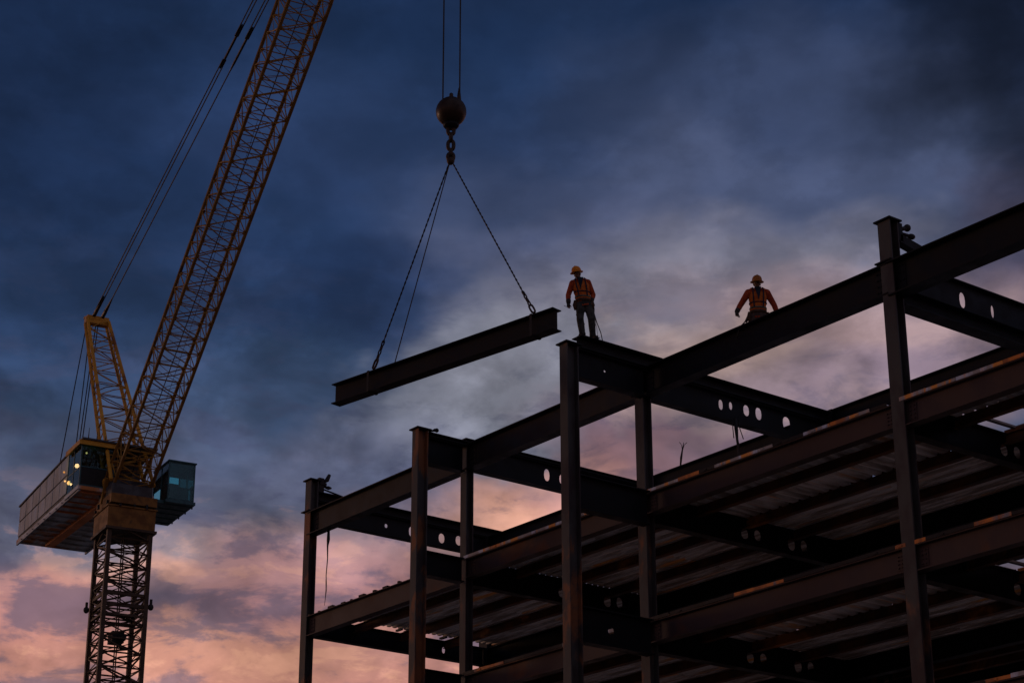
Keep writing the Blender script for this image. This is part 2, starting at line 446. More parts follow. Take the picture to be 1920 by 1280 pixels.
# roof level girders
TABS = []
for i in range(len(XC) - 1):
    a, b_ = XC[i] + .012, XC[i+1] - .012
    d = .72 if i < 3 else .80
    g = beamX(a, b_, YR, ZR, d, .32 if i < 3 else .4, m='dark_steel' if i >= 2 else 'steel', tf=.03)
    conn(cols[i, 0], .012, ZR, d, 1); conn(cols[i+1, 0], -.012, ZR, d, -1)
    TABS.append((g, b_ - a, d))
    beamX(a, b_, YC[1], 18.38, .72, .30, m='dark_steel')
def shear_tabs(g, L, d):
    for xx in (.20, L - .42):
        k = MB(); k.box((xx, -.022, -d + .09), (xx + .20, -.0085, -.09))
        for q in range(4):
            for dx in (.05, .15): k.lathe((xx + dx, -.022, -.14 - q * (d - .28) / 3), [(.019, 0), (.019, .016), (.01, .03)], 6, (0, -1, 0))
        k.build('shear_tab', g.data.materials[0], g)
for t_ in TABS: shear_tabs(*t_)
# cross beams at roof level: a castellated beam with a rail bolted on top
HOLES = {0: [(34.24, .5, .45), (35.20, .8, 1), 36.37, (37.04, 1.15, 1)], 1: [34.29, 34.85, 35.9, 36.6], 2: [(34.15, .75, .75), (34.50, .5, .7), 35.05, (35.49, 1.15, 1.05), (36.50, 1.2, 1.05)],
         3: [(33.82, .9, 1.1), (34.85, .45, 1)], 4: [34.4, 35.1, 35.8]}
HR = {0: (.11, .17), 1: (.12, .18), 2: (.11, .185), 3: (.12, .19), 4: (.12, .18)}
# castellated beam top / bottom, rail top / bottom for each line
LINES = {0: (18.385, 17.76, 18.67, 18.39), 1: (18.03, 17.32, 18.14, 18.035), 2: (18.0, 17.28, 18.31, 18.005), 3: (18.15, 17.43, 17.425, 17.04), 4: (18.03, 17.30, 18.39, 18.04)}
for i in range(5):
    x = XC[i]; y0 = YR + .19; y1 = YC[1] - .17 + (.85 if i == 0 else 0)
    ct, cb, rt_, rb_ = LINES[i]
    ib = ibeam(y1 - y0, ct - cb, .26, tf=.03, holes=[(h[0] - y0, h[1], h[2]) if isinstance(h, tuple) else h - y0 for h in HOLES[i]], hr=HR[i], hz=(17.72 if i else 18.09) - ct)
    o = ib.build('castellated_beam', M['dark_steel'], frame, loc=loc(x, y0, ct)); o.rotation_euler[2] = math.pi / 2
    ib = ibeam(y1 - y0, rt_ - rb_, .38, tf=.025)
    o = ib.build('top_rail' if i != 3 else 'bottom_rail', M['dark_steel'], frame, loc=loc(x, y0, rt_)); o.rotation_euler[2] = math.pi / 2
# stubs that tie the two forward columns to the frame, one per level
for (cx, cy, dd, rail) in ((-34.95, P3Y + .19, .36, .34), (-42.42, P2Y + .21, .40, .12)):
    y1 = YR - .19
    ib = ibeam(y1 + .5 - cy - (.06 if rail == .34 else 0), rail, .38, tf=.025); o = ib.build('top_rail', M['dark_steel'], frame, loc=loc(cx, cy + (.06 if rail == .34 else 0), ZR - .06 + rail)); o.rotation_euler[2] = math.pi/2
    ib = ibeam(y1 - cy, .74, .26, tf=.03, holes=[.92] if rail == .34 else [], hr=(.03, .03), hz=-.34)
    o = ib.build('stub_beam', M['dark_steel'], frame, loc=loc(cx, cy, ZR - .065)); o.rotation_euler[2] = math.pi/2
    for z in LEV:
        o = ibeam(y1 - cy, .84 if rail == .34 else .66, .28, tf=.03, holes=[.95] if (rail == .34 and z == LEV[1]) else [], hr=(.09, .10)).build('stub_beam', M['dark_steel'], frame, loc=loc(cx, cy, z)); o.rotation_euler[2] = math.pi/2

# ------------------------------------------------ floors
rib_meshes = {}
def deck_mesh(L, w, ribs=4, hgt=.085):
    """galvanised corrugated sheet, ribs along +Y, closed with a thin top skin"""
    key = (round(L, 2), round(w, 2), ribs)
    if key in rib_meshes: return rib_meshes[key]
    p = w / ribs; prof = []
    for r in range(ribs):
        x = r * p
        prof += [(x, 0), (x + p*.42, 0), (x + p*.55, hgt), (x + p*.87, hgt)]
    prof.append((w, 0))
    n = len(prof); vs = []; fs = []
    for y in (0, L):
        vs += [(a, y, b) for a, b in prof]
    for y in (0, L):
        vs += [(a, y, b + .012) for a, b in prof]
    for k in range(n - 1):
        fs.append((k, k+1, n+k+1, n+k)); fs.append((2*n+k, 3*n+k, 3*n+k+1, 2*n+k+1))
        fs.append((k, 2*n+k, 2*n+k+1, k+1)); fs.append((n+k, n+k+1, 3*n+k+1, 3*n+k))
    fs.append((0, n, 3*n, 2*n)); fs.append((n-1, 3*n-1, 4*n-1, 2*n-1))
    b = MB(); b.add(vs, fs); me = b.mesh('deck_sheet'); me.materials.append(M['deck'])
    rib_meshes[key] = me
    return me

joist_me = {}
def joist(L, d=.23):
    k = (round(L, 2), d)
    if k not in joist_me:
        me = ibeam(L, d, .17, tf=.018, tw=.012).mesh('joist'); me.materials.append(M['joist']); joist_me[k] = me
    return joist_me[k]

rng = random.Random(4)
for li, z in enumerate(LEV):
    detailed = li < 3
    for i in range(4):
        a, b_ = XC[i] + .012, XC[i+1] - .012
        d = .60 if i == 0 else (.52 if i < 3 else .56)
        g = beamX(a, b_, YR, z, d, .26, m='floor_steel', tf=.024)
        if detailed:
            shear_tabs(g, b_ - a, d)
            conn(cols[i, 0], .012, z, d, 1); conn(cols[i+1, 0], -.012, z, d, -1)
        # pour stop angle along the floor edge
        if not (li == 0 and i == 0):
            xx = .05
            while detailed and xx < b_ - a - .3:
                w_ = min(rng.uniform(.35, 1.3), b_ - a - .05 - xx); k = MB(); dz = rng.uniform(-.008, .008); dy = rng.uniform(-.012, .008)
                k.box((0, -.145 + dy, .004), (w_ - .006, -.137 + dy, .082 + dz)); k.box((0, -.137 + dy, .004), (w_ - .006, -.06, .010))
                if rng.random() < .4: k.box((w_*.3, -.16 + dy, .02), (w_*.3 + .1, -.1455 + dy, .06))
                pick = rng.random(); warm = .30 if li == 0 else .42
                mm = M['rust_strip'] if pick < warm else M['strip'] if pick < (.95 if li == 0 else .60) else M['steel']
                k.build('edge_strip', mm, g, loc=(xx, 0, 0)); xx += w_
        elif True:
            k = MB()
            x = .2
            while x < b_ - a - .2:
                hh = rng.uniform(.03, .07); k.box((x, -.12, 0), (x + rng.uniform(.06, .3), -.02, hh)); x += rng.uniform(.35, .8)
            tag(k.build('weld_lump', M['steel'], g), kind='stuff')
        for y in YC[1:]:
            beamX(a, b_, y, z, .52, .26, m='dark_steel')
    for i in range(5):
        for j in range(2):
            y0 = YC[j] + .19; y1 = YC[j+1] - .19
            hs = {0: [3.1, 3.55, 4.75, 5.2], 1: [.8, 1.3]}[j]
            if i == 0 and j == 0: hs, hr_ = ([4.8] if li == 0 else []), (.06, .10)
            else: hr_ = (.13, .17)
            o = ibeam(y1 - y0, .56 if i == 0 else .68, .26, tf=.026, holes=hs, hr=hr_).build('castellated_beam', M['dark_steel'], frame, loc=loc(XC[i], y0, z)); o.rotation_euler[2] = math.pi/2
    if li > 2: continue
    for i in range(4):
        for j in range(2):
            y0, y1 = YC[j], YC[j+1]; L = XC[i+1] - XC[i] - .06
            for q in range(1, 4):
                yy = y0 + (y1 - y0) * q / 4
                me = joist(L)
                put('joist', me, frame, loc(XC[i] + .03, yy, z))
            # sheets: some bays run their ribs across the joists, some along them
            x0 = XC[i] + (.03 if not (i == 0 and li == 0) else .50); x1 = XC[i+1] - .03
            w4 = (y1 - y0) / 4
            across = 2 if (i >= 2 and j == 0) else 0            # strips (of 4) covered by ribs across
            if across:
                nsh = 6; sw = (x1 - x0) / nsh; ln = w4 * across - .006
                for s_ in range(nsh):
                    xs = x0 + s_ * sw
                    if li < 2 and i == 3 and s_ == 0:            # open bay beside the tall column
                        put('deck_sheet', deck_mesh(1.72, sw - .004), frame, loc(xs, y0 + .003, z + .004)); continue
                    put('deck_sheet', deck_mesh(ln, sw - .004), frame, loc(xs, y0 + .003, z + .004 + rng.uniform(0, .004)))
            if across:                                            # closure strip where the two meet, some pieces missing
                k = MB(); xx = 0
                while xx < x1 - x0 - .3:
                    w_ = rng.uniform(.5, 1.4); k.box((xx, -.03, .002), (min(xx + w_, x1 - x0), .0, .088)); xx += w_ + (rng.uniform(.05, .2) if rng.random() < .6 else .01)
                tag(k.build('closure_strip', M['joist'], frame, loc=loc(x0, y0 + w4 * across, z)), kind='stuff')
            for q in range(across, 4):
                for h_ in range(2):
                    xa = x0 + (x1 - x0) * h_ / 2; L2 = (x1 - x0) / 2 - .004
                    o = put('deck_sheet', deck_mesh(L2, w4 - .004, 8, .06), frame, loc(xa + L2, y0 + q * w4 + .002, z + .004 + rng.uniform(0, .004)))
                    o.rotation_euler[2] = math.pi / 2
# rib ends and closures left over on the outermost cross beam
k = MB(); y = YR + .9
while y < 37:
    if rng.random() < .5: k.box((.16, y, .004), (.46, y + rng.uniform(.06, .16), .06))
    y += rng.uniform(.25, .5)
k.build('deck_closure', M['dark_steel'], frame, loc=loc(XC[0], 0, LEV[0]) )
frame_last = C.objects['deck_closure']; frame_last.location = Vector((XC[0], 0, LEV[0])) - FO
# ragged plywood round the two openings by the tall column
for z in LEV[:2]:
    k = MB()
    k.box((0, 0, 0), (.10, 2.3, .05)); k.box((.1, 2.2, 0), (1.25, 2.3, .05)); k.box((.55, .6, .052), (1.25, 1.3, .07)); k.box((.1, 0.02, 0.052), (.8, .35, .07))
    k.build('opening_frame', M['ply'], frame, loc=loc(XC[3] + .25, YR + 1.14, z + .07))

# ------------------------------------------------ things fixed or lying on the frame
def clamp_with_rod(label, x, y, z, length, drop, thick, blob):
    t = thing('beam_clamp', label, 'clamp', (x, y, z), 0)
    k = MB(); k.box((-.06, -.02, -.34), (.06, .16, .12)); k.box((-.08, .0, -.1), (.08, .24, -.02)); k.build('clamp_body', M['steel'], t)
    k = MB(); k.tube([(0, .18, .02), (.02, .28, .1), (.03, .36, .28)], [.04, .07, .05], 10); k.build('lever', M['black'], t, True)
    k = MB(); k.tube([(0, .2, -.13), (.02, .34, -.14), (.02, .44, -.13)], [.03, .06, .03], 10); k.build('knob', M['black'], t, True)
    k = MB(); k.tube([(0, .1, -.2), (0, length, -.2 - drop)], thick, 8); k.build('rod', M['dark_steel'], t)
    return t
clamp_with_rod('small lever clamp with a thin rod on the top of the leftmost column', XC[0] + .05, YR + .2, 19.02, 1.3, .18, .028, 1)
t = thing('beam_brace', 'stout steel brace with two round bolt heads on the tallest column at right', 'brace', (XC[3] + .02, YR + .2, 18.9))
k = MB(); k.box((-.1, 0, -.30), (.1, .14, .13)); k.build('bracket', M['dark_steel'], t)
k = MB(); k.box((-.10, .1, -.32), (.10, 1.35, -.12)); ob = k.build('brace_bar', M['dark_steel'], t); ob.rotation_euler[0] = R(-9)
k = MB(); k.tube([(0, .14, .02), (0, .36, .12)], [.05, .05], 10); k.ball((0, .42, .14), .085); k.build('bolt_head', M['black'], t, True)
k = MB(); k.tube([(.0, .14, -.06), (.03, .44, -.06)], [.04, .04], 10); k.ball((.03, .50, -.06), .08, scale=(1, 1.3, .8)); k.build('bolt_head', M['black'], t, True)
k = MB(); k.tube([(0, 0, 0), (.02, .12, .02), (.05, .2, .05)], [.03, .03, .05], 8); k.ball((.05, .24, .05), .06)
tag(k.build('cap_bolt', M['black'], None, True, loc=(-42.3, P2Y + .22, 18.1)), 'dark bolt sticking out of the cap of the second column from the left', 'bolt')

def cable(name, label, cat, base, pts, r, mat_='rope', extra=None, group=None):
    b = MB(); b.tube(pts, r, 6)
    for e in (extra or []): b.tube(e, min(r) * 1.1, 5)
    return tag(b.build(name, M[mat_], None, True, loc=base), label, cat, group)
cable('loose_cable', 'thin loose cable hanging below the leftmost roof girder', 'cable', (-49.5, YR + .1, 17.3),
      [(0, 0, 0), (.0, 0, -.3), (-.03, 0, -.5), (-.01, 0, -.9), (-.06, 0, -1.4), (-.04, .02, -1.8), (-.10, 0, -2.3)], [.035, .05, .025, .016, .014, .012, .006],
      extra=[[(.03, 0, 0), (.02, 0, -.3), (-.02, .01, -.6)], [(-.07, 0, -1.5), (-.09, .02, -1.9), (-.08, 0, -2.2)]])
cable('loose_cable', 'frayed cable hanging from the beam with round holes at centre right', 'cable', (-34.95, 34.4, 17.31),
      [(0, 0, 0), (.02, 0, -.3), (.04, 0, -.7), (.03, .02, -1.0), (.03, .0, -1.4)], [.045, .05, .025, .016, .012],
      extra=[[(-.1, 0, 0), (-.1, 0, -.25), (-.08, 0, -.5)], [(.0, -.05, -.1), (.05, .0, -.5), (.04, .06, -.75)], [(.1, .02, 0), (.12, .03, -.3), (.22, .04, -.6)]])
cable('wire_end', 'short frayed wire standing up from the rear roof girder against the pink sky', 'wire', (-41.15, 38.2, 18.36),
      [(0, 0, 0), (.05, 0, .3), (.12, 0, .55), (.16, .02, .75)], [.02, .035, .02, .008],
      extra=[[(.12, 0, .5), (.2, 0, .66), (.32, 0, .7)], [(.12, 0, .5), (.08, 0, .7), (.0, 0, .8)]])
cable('loose_bar', 'short bent bar lying where the roof girder crosses the cross beam', 'bar', (-34.45, YR + .5, 18.05),
      [(0, 0, 0), (.03, .1, .04), (.12, .12, .11), (.3, .15, .13)], [.03, .03, .02, .012])
cable('loose_bar', 'straight bar stub resting on the roof girder left of the right worker', 'bar', (-33.9, YR + .1, 18.04),
      [(0, 0, 0), (.2, .4, .02), (.3, .6, .0)], [.05, .05, .03])
tag(C.objects['ground'], None)

# ================================================================== HOOK, SLING, HOISTED GIRDER
G0, G1 = Vector((-40.37, 25.85, 17.60)), Vector((-33.11, 27.09, 17.60))
GL = (G1 - G0).length; ga = math.atan2((G1 - G0).y, (G1 - G0).x)
gir = thing('hoisted_girder', 'dark steel beam hanging level from two slings in mid air', 'steel beam', G0, ga)
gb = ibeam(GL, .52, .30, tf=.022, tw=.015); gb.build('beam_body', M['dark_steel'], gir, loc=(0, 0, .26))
for xx in (1.32, 6.70):
    k = MB()
    for s_ in (-1, 1): k.box((xx - .035, s_*.155, -.275), (xx + .035, s_*.163, .275))
    k.box((xx - .035, -.163, .262), (xx + .035, .163, .272)); k.box((xx - .035, -.163, -.272), (xx + .035, .163, -.262)); k.build('strap', M['black'], gir)
gd = (G1 - G0).normalized()
PA, PB = G0 + gd * 1.32 + Vector((0, 0, .30)), G0 + gd * 6.70 + Vector((0, 0, .30))
mid = (PA + PB) / 2
APX = G0 + gd * 3.785 + Vector((.10, .06, 0)); APX.z = 22.87
sl_ = thing('lifting_sling', 'two leg chain and wire sling spreading from the hook to the hanging beam', 'sling', APX)
def sling_leg(P):
    d = (P - APX); L = d.length; dn = d.normalized(); b = MB(); side = dn.cross(Vector((0, 1, 0))).normalized(); nn = dn.cross(side)
    # two strand rope
    N = 190
    for ph in (0, math.pi):
        pts = []
        for i in range(N + 1):
            t = i / N; a = t * 110 + ph
            pts.append(dn * (t * (L - .75)) + (side * math.cos(a) + nn * math.sin(a)) * .010)
        b.tube(pts, .0125, 5)
    b.build('wire_leg', M['rope'], sl_)
    c = MB(); x = L - .74; q = 0
    while x < L - .30:
        c.link(dn * x, dn, side if q % 2 else nn, .17, .10, .02); x += .12; q += 1
    c.build('chain_end', M['chain'], sl_)
    c = MB(); e = dn * (L - .20)
    c.link(e + Vector((0, 0, 0)), dn, gd, .32, .17, .030); c.build('shackle', M['chain'], sl_)
sling_leg(PA); sling_leg(PB)
b = MB(); b.tube([(0, 0, 0), G0 + gd * 2.05 + Vector((0, .02, .27)) - APX], .014, 5); b.build('tag_line', M['rope'], sl_)
b = MB(); b.link((0, 0, .06), (0, 0, 1), RT, .30, .24, .05); b.ball((0, 0, -.05), .10, scale=(1, 1, 1.1)); b.build('ring', M['chain'], sl_, True)

hb = thing('hook_ball', 'round rusty headache ball on two hoist ropes with heavy chain below', 'crane hook', APX + Vector((0, 0, 1.22)))
b = MB()
prof = []
for i in range(17):
    a = -math.pi/2 + math.pi * i / 16; prof.append((max(.05, .385 * math.cos(a)), .385 * math.sin(a)))
b.lathe((0, 0, .10), prof, 32); b.build('ball', M['ball'], hb, True)
b = MB(); b.lathe((0, 0, -.30), [(.16, -.05), (.2, 0), (.2, .05)], 20); b.build('ball_collar', M['dark_steel'], hb, True)
b = MB(); b.lathe((0, 0, .48), [(.09, -.05), (.09, .02), (.05, .03), (.05, .12), (.02, .15)], 14); b.build('swivel_stud', M['chain'], hb)
ztop = 46
for s_ in (-1, 1):
    p = RT * (.21 * s_); p = Vector((p.x, p.y, 0))
    b = MB(); b.tube([p + Vector((0, 0, .36)), p + Vector((0, 0, ztop))], .019, 6); b.build('hoist_rope', M['rope'], hb)
    if s_ == 1: b = MB(); b.tube([p + Vector((0, 0, .38)), p + Vector((-.03, 0, .55)), p + Vector((-.02, 0, .78))], [.045, .05, .02], 8); b.build('rope_socket', M['chain'], hb)
for q, (z, L, w) in enumerate(((-.42, .36, .25), (-.62, .30, .20), (-.84, .36, .24), (-1.04, .26, .17))):
    b = MB(); sd_ = RT if q % 2 == 0 else FW.cross(RT).cross(Vector((0, 0, 1)))
    sd_ = Vector((RT.x, RT.y, 0)).normalized() if q % 2 == 0 else Vector((RT.y + .45, -RT.x, 0)).normalized()
    b.link((0, 0, z), (0, 0, 1), sd_, L, w, .048, 8); b.build('chain_link', M['chain'], hb, True)
# ================================================================== TOWER CRANE
CO = Vector((-80.74, 40.60, 0)); CDIR = Vector((.98684631, -.16166124, 0)); CANG = math.atan2(CDIR.y, CDIR.x)
crane = thing('tower_crane', 'tall yellow luffing tower crane with lattice jib, cabs and machinery deck', 'crane', (CO.x, CO.y, GROUND), CANG)
def cz(z): return z - GROUND
def lattice(b_ch, P0, P1, U, V, w0, w1, h0, h1, n, r, rb, mats, parent, offs=0.0, chord_r=None, jitter=.0, square=False, rungs=True, join=False, cross=False):
    """four chords P0->P1; U/V unit cross directions; returns braces list"""
    P0, P1, U, V = map(Vector, (P0, P1, U, V))
    def corner(t, su, sv):
        w = w0 + (w1 - w0) * t; h = h0 + (h1 - h0) * t
        return P0.lerp(P1, t) + U * (su * w / 2) + V * (sv * h / 2)
    C4 = [(-1, -1), (1, -1), (1, 1), (-1, 1)]
    for c in C4:
        m = MB()
        if square: m.bar(corner(0, *c), corner(1, *c), r*2, r*2, up=U)
        else: m.tube([corner(0, *c), corner(1, *c)], r, 8)
        m.build('chord', mats[0], parent)
    rn = random.Random(3 + n); J_ = MB()
    for k in range(n):
        t0, t1 = k / n, (k + 1) / n
        for f in range(4):
            a, b_ = C4[f], C4[(f+1) % 4]
            if (k + f) % 2: a, b_ = b_, a
            j = lambda: Vector((rn.uniform(-1, 1), rn.uniform(-1, 1), rn.uniform(-1, 1))) * jitter
            m = J_ if join else MB(); p, q = corner(t0, *a), corner(t1, *b_)
            m.tube([p, (p + q) / 2 + j(), q], rb, 5)
            if not join: m.build('brace', mats[1], parent)
            if cross:
                m = MB(); p, q = corner(t0, *b_), corner(t1, *a); m.tube([p, (p + q) / 2 + j(), q], rb * .5, 5); m.build('cross_brace', mats[1], parent)
            m = J_ if join else MB(); m.tube([corner(t1, *a), corner(t1, *b_)], rb * .9, 5)
            if not join: m.build('rung', mats[1], parent)
    if join: tag(J_.build('lacing', mats[1], parent), kind='stuff')
    return corner

# mast: four angle legs, rotated a little against the slewing part
ma = R(10.9 + 16.6) - CANG + math.atan2(RT.y, RT.x)
mu = Vector((math.cos(ma), math.sin(ma), 0)); mv = Vector((-math.sin(ma), math.cos(ma), 0))
mk = MB(); mk.box((-2.6, -2.6, 0), (2.6, 2.6, .6)); mast = mk.build('mast', M['under'], crane)
ztop_m = cz(26.2)
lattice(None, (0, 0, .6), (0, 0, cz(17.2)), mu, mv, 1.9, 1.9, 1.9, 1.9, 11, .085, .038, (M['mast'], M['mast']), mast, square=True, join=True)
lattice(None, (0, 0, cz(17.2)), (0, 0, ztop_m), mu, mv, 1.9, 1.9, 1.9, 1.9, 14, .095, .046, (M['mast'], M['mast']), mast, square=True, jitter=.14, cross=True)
# climbing collars and platforms part way down
for zz, t_, mt in ((23.05, .12, 'mast'), (22.55, .16, 'mast'), (22.1, .1, 'mast'), (23.5, .06, 'mast')):
    k = MB(); z = cz(zz); e = 1.04
    for s_ in (-1, 1):
        k.bar(mu*(-e) + mv*(s_*e*.9) + Vector((0, 0, z)), mu*e + mv*(s_*e*.9) + Vector((0, 0, z)), .12, t_)
        k.bar(mv*(-e) + mu*(s_*e*.9) + Vector((0, 0, z)), mv*e + mu*(s_*e*.9) + Vector((0, 0, z)), .12, t_)
    k.build('mast_collar', M[mt], mast)
k = MB(); k.tube([(.15, 0, .6), (.15, 0, ztop_m)], .03, 6); k.tube([(-.15, 0, .6), (-.15, 0, ztop_m)], .03, 6)
z = 1.0
while z < ztop_m: k.tube([(-.15, 0, z), (.15, 0, z)], .015, 4); z += .3
k.build('ladder', M['mast'], mast)
k = MB(); k.box((-.3, -.3, 0), (.35, .25, .5)); k.ball((.5, .1, .2), .2); k.build('junction_box', M['black'], mast, loc=(0, 0, cz(21.0)))
for p in (mu*(-1.2) + mv*(.9), mu*1.2 + mv*(-.9)):
    k = MB(); k.ball((0, 0, 0), .13, scale=(1, 1, 1.2)); k.box((-.05, -.05, -.1), (.05, .05, .35)); k.build('obstruction_light', M['black'], mast, loc=p + Vector((0, 0, cz(22.6))))

# slewing ring
def sq_box(z0, z1, hw, name, m_, par):
    k = MB(); c = Vector((0, 0, 0)); vs = []
    for z in (z0, z1):
        for (a, b_) in ((-1, -1), (1, -1), (1, 1), (-1, 1)): vs.append(mu*(a*hw) + mv*(b_*hw) + Vector((0, 0, cz(z))))
    k.add(vs, [(0,3,2,1),(4,5,6,7),(0,1,5,4),(1,2,6,5),(2,3,7,6),(3,0,4,7)])
    return k.build(name, M[m_], par)
slew = sq_box(26.02, 26.95, 1.10, 'slewing_collar', 'slew', crane)
sq_box(25.90, 26.015, 1.18, 'collar_flange', 'mast', slew); sq_box(26.955, 27.02, 1.16, 'collar_flange', 'slew', slew)
k = MB()
for q in range(13):
    a_ = 2*math.pi*q/13; k.box((1.32*math.cos(a_)-.05, 1.32*math.sin(a_)-.05, cz(26.98)), (1.32*math.cos(a_)+.05, 1.32*math.sin(a_)+.05, cz(26.98) + .1 + .1*(q % 3)))
tag(k.build('grease_fittings', M['black'], slew), kind='stuff')
k = MB(); k.lathe((0, 0, cz(27.025)), [(.98, 0), (.98, .10)], 28); k.build('bearing', M['black'], slew)
k = MB(); k.box((-1.0, -1.05, 0), (1.15, 1.1, .42)); k.build('turntable', M['slew'], crane, loc=(0, 0, cz(27.13)))
k = MB(); k.box((-.9, -1.0, 0), (1.0, .9, .5)); k.lathe((.2, -.2, .5), [(.4, 0), (.4, .3), (.2, .35)], 16)
for q in range(7): k.box((-.8 + q*.25, -.95, .5), (-.74 + q*.25, .8, .5 + .12 * (1 + q % 3)))
k.build('slew_gear', M['house_roof'], crane, loc=(0, 0, cz(27.56)))

# machinery deck running back from the tower
ZD = cz(27.97)
U0, U1, V0, V1 = -10.4, -.30, -2.15, 1.40
k = MB(); k.box((U0, V0, ZD), (U1, V1, ZD + .14)); deckp = k.build('machinery_deck', M['under'], crane)
k = MB(); k.bar((-9.6, -.7, ZD - .10), (-1.2, -.5, ZD - .10), .42, .2); k.build('deck_spine', M['under_red'], deckp)
for q in range(12):
    k = MB(); xx = U0 + .3 + q * .86; k.box((xx, V0 + .1, ZD - .085), (xx + .09, V1 - .1, ZD - .001)); k.build('cross_rib', M['under_red'] if xx > -4.4 else M['under'], deckp)
k = MB()
for vv in (V0, V1 - .08): k.box((U0, vv, ZD - .11), (U1, vv + .08, ZD - .002))
k.build('edge_angle', M['panel'], deckp)
k = MB()
for q in range(9): k.ball((U0 + 1 + q*.95, V0 - .03, ZD - .05 + (q % 2)*.03), .035, 6)
k.build('bolt_head', M['ply'], deckp)
# house: sloping roof line, side wall of separate sheets
HT0, HT1 = 1.85, 2.25                      # height at back / front
hx0, hx1 = U0 + .05, -2.35
core = MB()
core.add([(hx0, V0+.06, ZD+.14), (hx1, V0+.06, ZD+.14), (hx1, V1-.06, ZD+.14), (hx0, V1-.06, ZD+.14),
          (hx0, V0+.06, ZD+HT0), (hx1, V0+.06, ZD+HT1), (hx1, V1-.06, ZD+HT1), (hx0, V1-.06, ZD+HT0)],
         [(0,3,2,1),(4,5,6,7),(0,1,5,4),(1,2,6,5),(2,3,7,6),(3,0,4,7)])
house = core.build('machinery_house', M['house_roof'], crane)
nP = 7
for q in range(nP):
    a = hx0 + (hx1 - hx0) * q / nP + .035; b_ = hx0 + (hx1 - hx0) * (q+1) / nP - .035
    ha = HT0 + (HT1-HT0) * q / nP; hb_ = HT0 + (HT1-HT0) * (q+1) / nP
    for (f0, f1) in ((.16, .53), (.57, .98)):
        k = MB()
        k.add([(a, V0+.02+.008*(q % 2), ZD+ha*f0), (b_, V0+.02+.008*(q % 2), ZD+hb_*f0), (b_, V0+.02, ZD+hb_*f1), (a, V0+.02, ZD+ha*f1),
               (a, V0+.058, ZD+ha*f0), (b_, V0+.058, ZD+hb_*f0), (b_, V0+.058, ZD+hb_*f1), (a, V0+.058, ZD+ha*f1)],
              [(0,1,2,3),(7,6,5,4),(0,4,5,1),(1,5,6,2),(2,6,7,3),(3,7,4,0)])
        k.build('wall_panel', M['panel'], house)
k = MB(); k.add([(hx0-.1, V0-.03, ZD+HT0), (hx1+2.2, V0-.03, ZD+HT1+.08), (hx1+2.2, V1, ZD+HT1+.08), (hx0-.1, V1, ZD+HT0),
                 (hx0-.1, V0-.03, ZD+HT0+.07), (hx1+2.2, V0-.03, ZD+HT1+.16), (hx1+2.2, V1, ZD+HT1+.16), (hx0-.1, V1, ZD+HT0+.07)],
                [(0,3,2,1),(4,5,6,7),(0,1,5,4),(1,2,6,5),(2,3,7,6),(3,0,4,7)])
k.build('roof', M['house_roof'], house)
k = MB(); rr = random.Random(5); xx = hx0
while xx < hx1:
    zz = ZD + HT0 + (HT1-HT0)*(xx-hx0)/(hx1-hx0) + .07
    k.box((xx, V0 + .1, zz), (xx + rr.uniform(.05, .4), V0 + .5, zz + rr.uniform(.03, .13))); xx += rr.uniform(.5, .9)
k.build('roof_fittings', M['house_roof'], house)
# front cab of the house
cab = MB(); cx0, cx1, cv0, cv1, cz0, cz1 = -2.33, -.34, V0, -.55, ZD + .14, ZD + 2.20
cab.box((cx0, cv0, cz0), (cx1, cv1, cz0 + .10)); cab.box((cx0, cv0, cz1 - .06), (cx1, cv1, cz1))
for (px, py) in ((cx0, cv0), (cx1-.06, cv0), (cx0, cv1-.06), (cx1-.06, cv1-.06), ((cx0+cx1)/2 - .1, cv0)): cab.box((px, py, cz0 + .1), (px+.06, py+.06, cz1 - .06))
cab.box((cx1-.055, cv0+.06, cz0+.92), (cx1-.01, cv1-.06, cz0+.98)); cab.box((cx0+.06, cv0+.01, cz0+.9), (cx1-.06, cv0+.05, cz0+.96))
cabo = cab.build('front_cab', M['frame'], crane)
k = MB(); k.box((cx0 + .06, cv1 - .1, cz0 + .1), (cx1 - .1, cv1 - .06, cz1 - .06)); k.box((cx0 + .05, cv0 + .2, cz0 + .1), (cx0 + .1, cv1 - .1, cz1 - .07))
k.box((cx0+.3, cv0+.5, cz0+.1), (cx0+.9, cv0+1.1, cz0+.6)); k.box((cx0+.3, cv0+.5, cz0+.6), (cx0+.42, cv0+1.1, cz0+1.3)); k.box((cx1-.6, cv0+.3, cz0+.1), (cx1-.3, cv1-.3, cz0+.8))
k.build('cab_interior', M['interior'], cabo)
k = MB(); k.box((cx1-.035, cv0+.07, cz0+.11), (cx1-.025, cv1-.07, cz0+.91)); k.build('lower_panel', M['black'], cabo)
k = MB(); k.box((cx1-.035, cv0+.07, cz0+.99), (cx1-.025, cv1-.07, cz1-.07)); k.build('window_pane', M['glass_dark'], cabo)
k = MB(); k.box((cx0+.07, cv0+.02, cz0+.97), ((cx0+cx1)/2-.11, cv0+.03, cz1-.07)); k.build('window_pane', M['glass_dark'], cabo)
k = MB(); k.box(((cx0+cx1)/2-.03, cv0+.02, cz0+.97), (cx1-.07, cv0+.03, cz1-.07)); k.build('window_pane', M['glass_dark'], cabo)
k = MB(); k.box((cx0+.07, cv0+.02, cz0+.11), (cx1-.07, cv0+.03, cz0+.89)); k.build('window_pane', M['glass_dark'], cabo)
k = MB(); k.box((cx0-.05, cv0-.14, cz1+.004), (cx1+.12, cv1+.1, cz1+.11)); k.box((cx0-.05, cv0-.14, cz1-.10), (cx1+.12, cv0-.10, cz1+.004)); k.box((cx1+.08, cv0-.10, cz1-.10), (cx1+.12, cv1+.1, cz1+.004))
k.build('eave', M['yellow'], cabo)
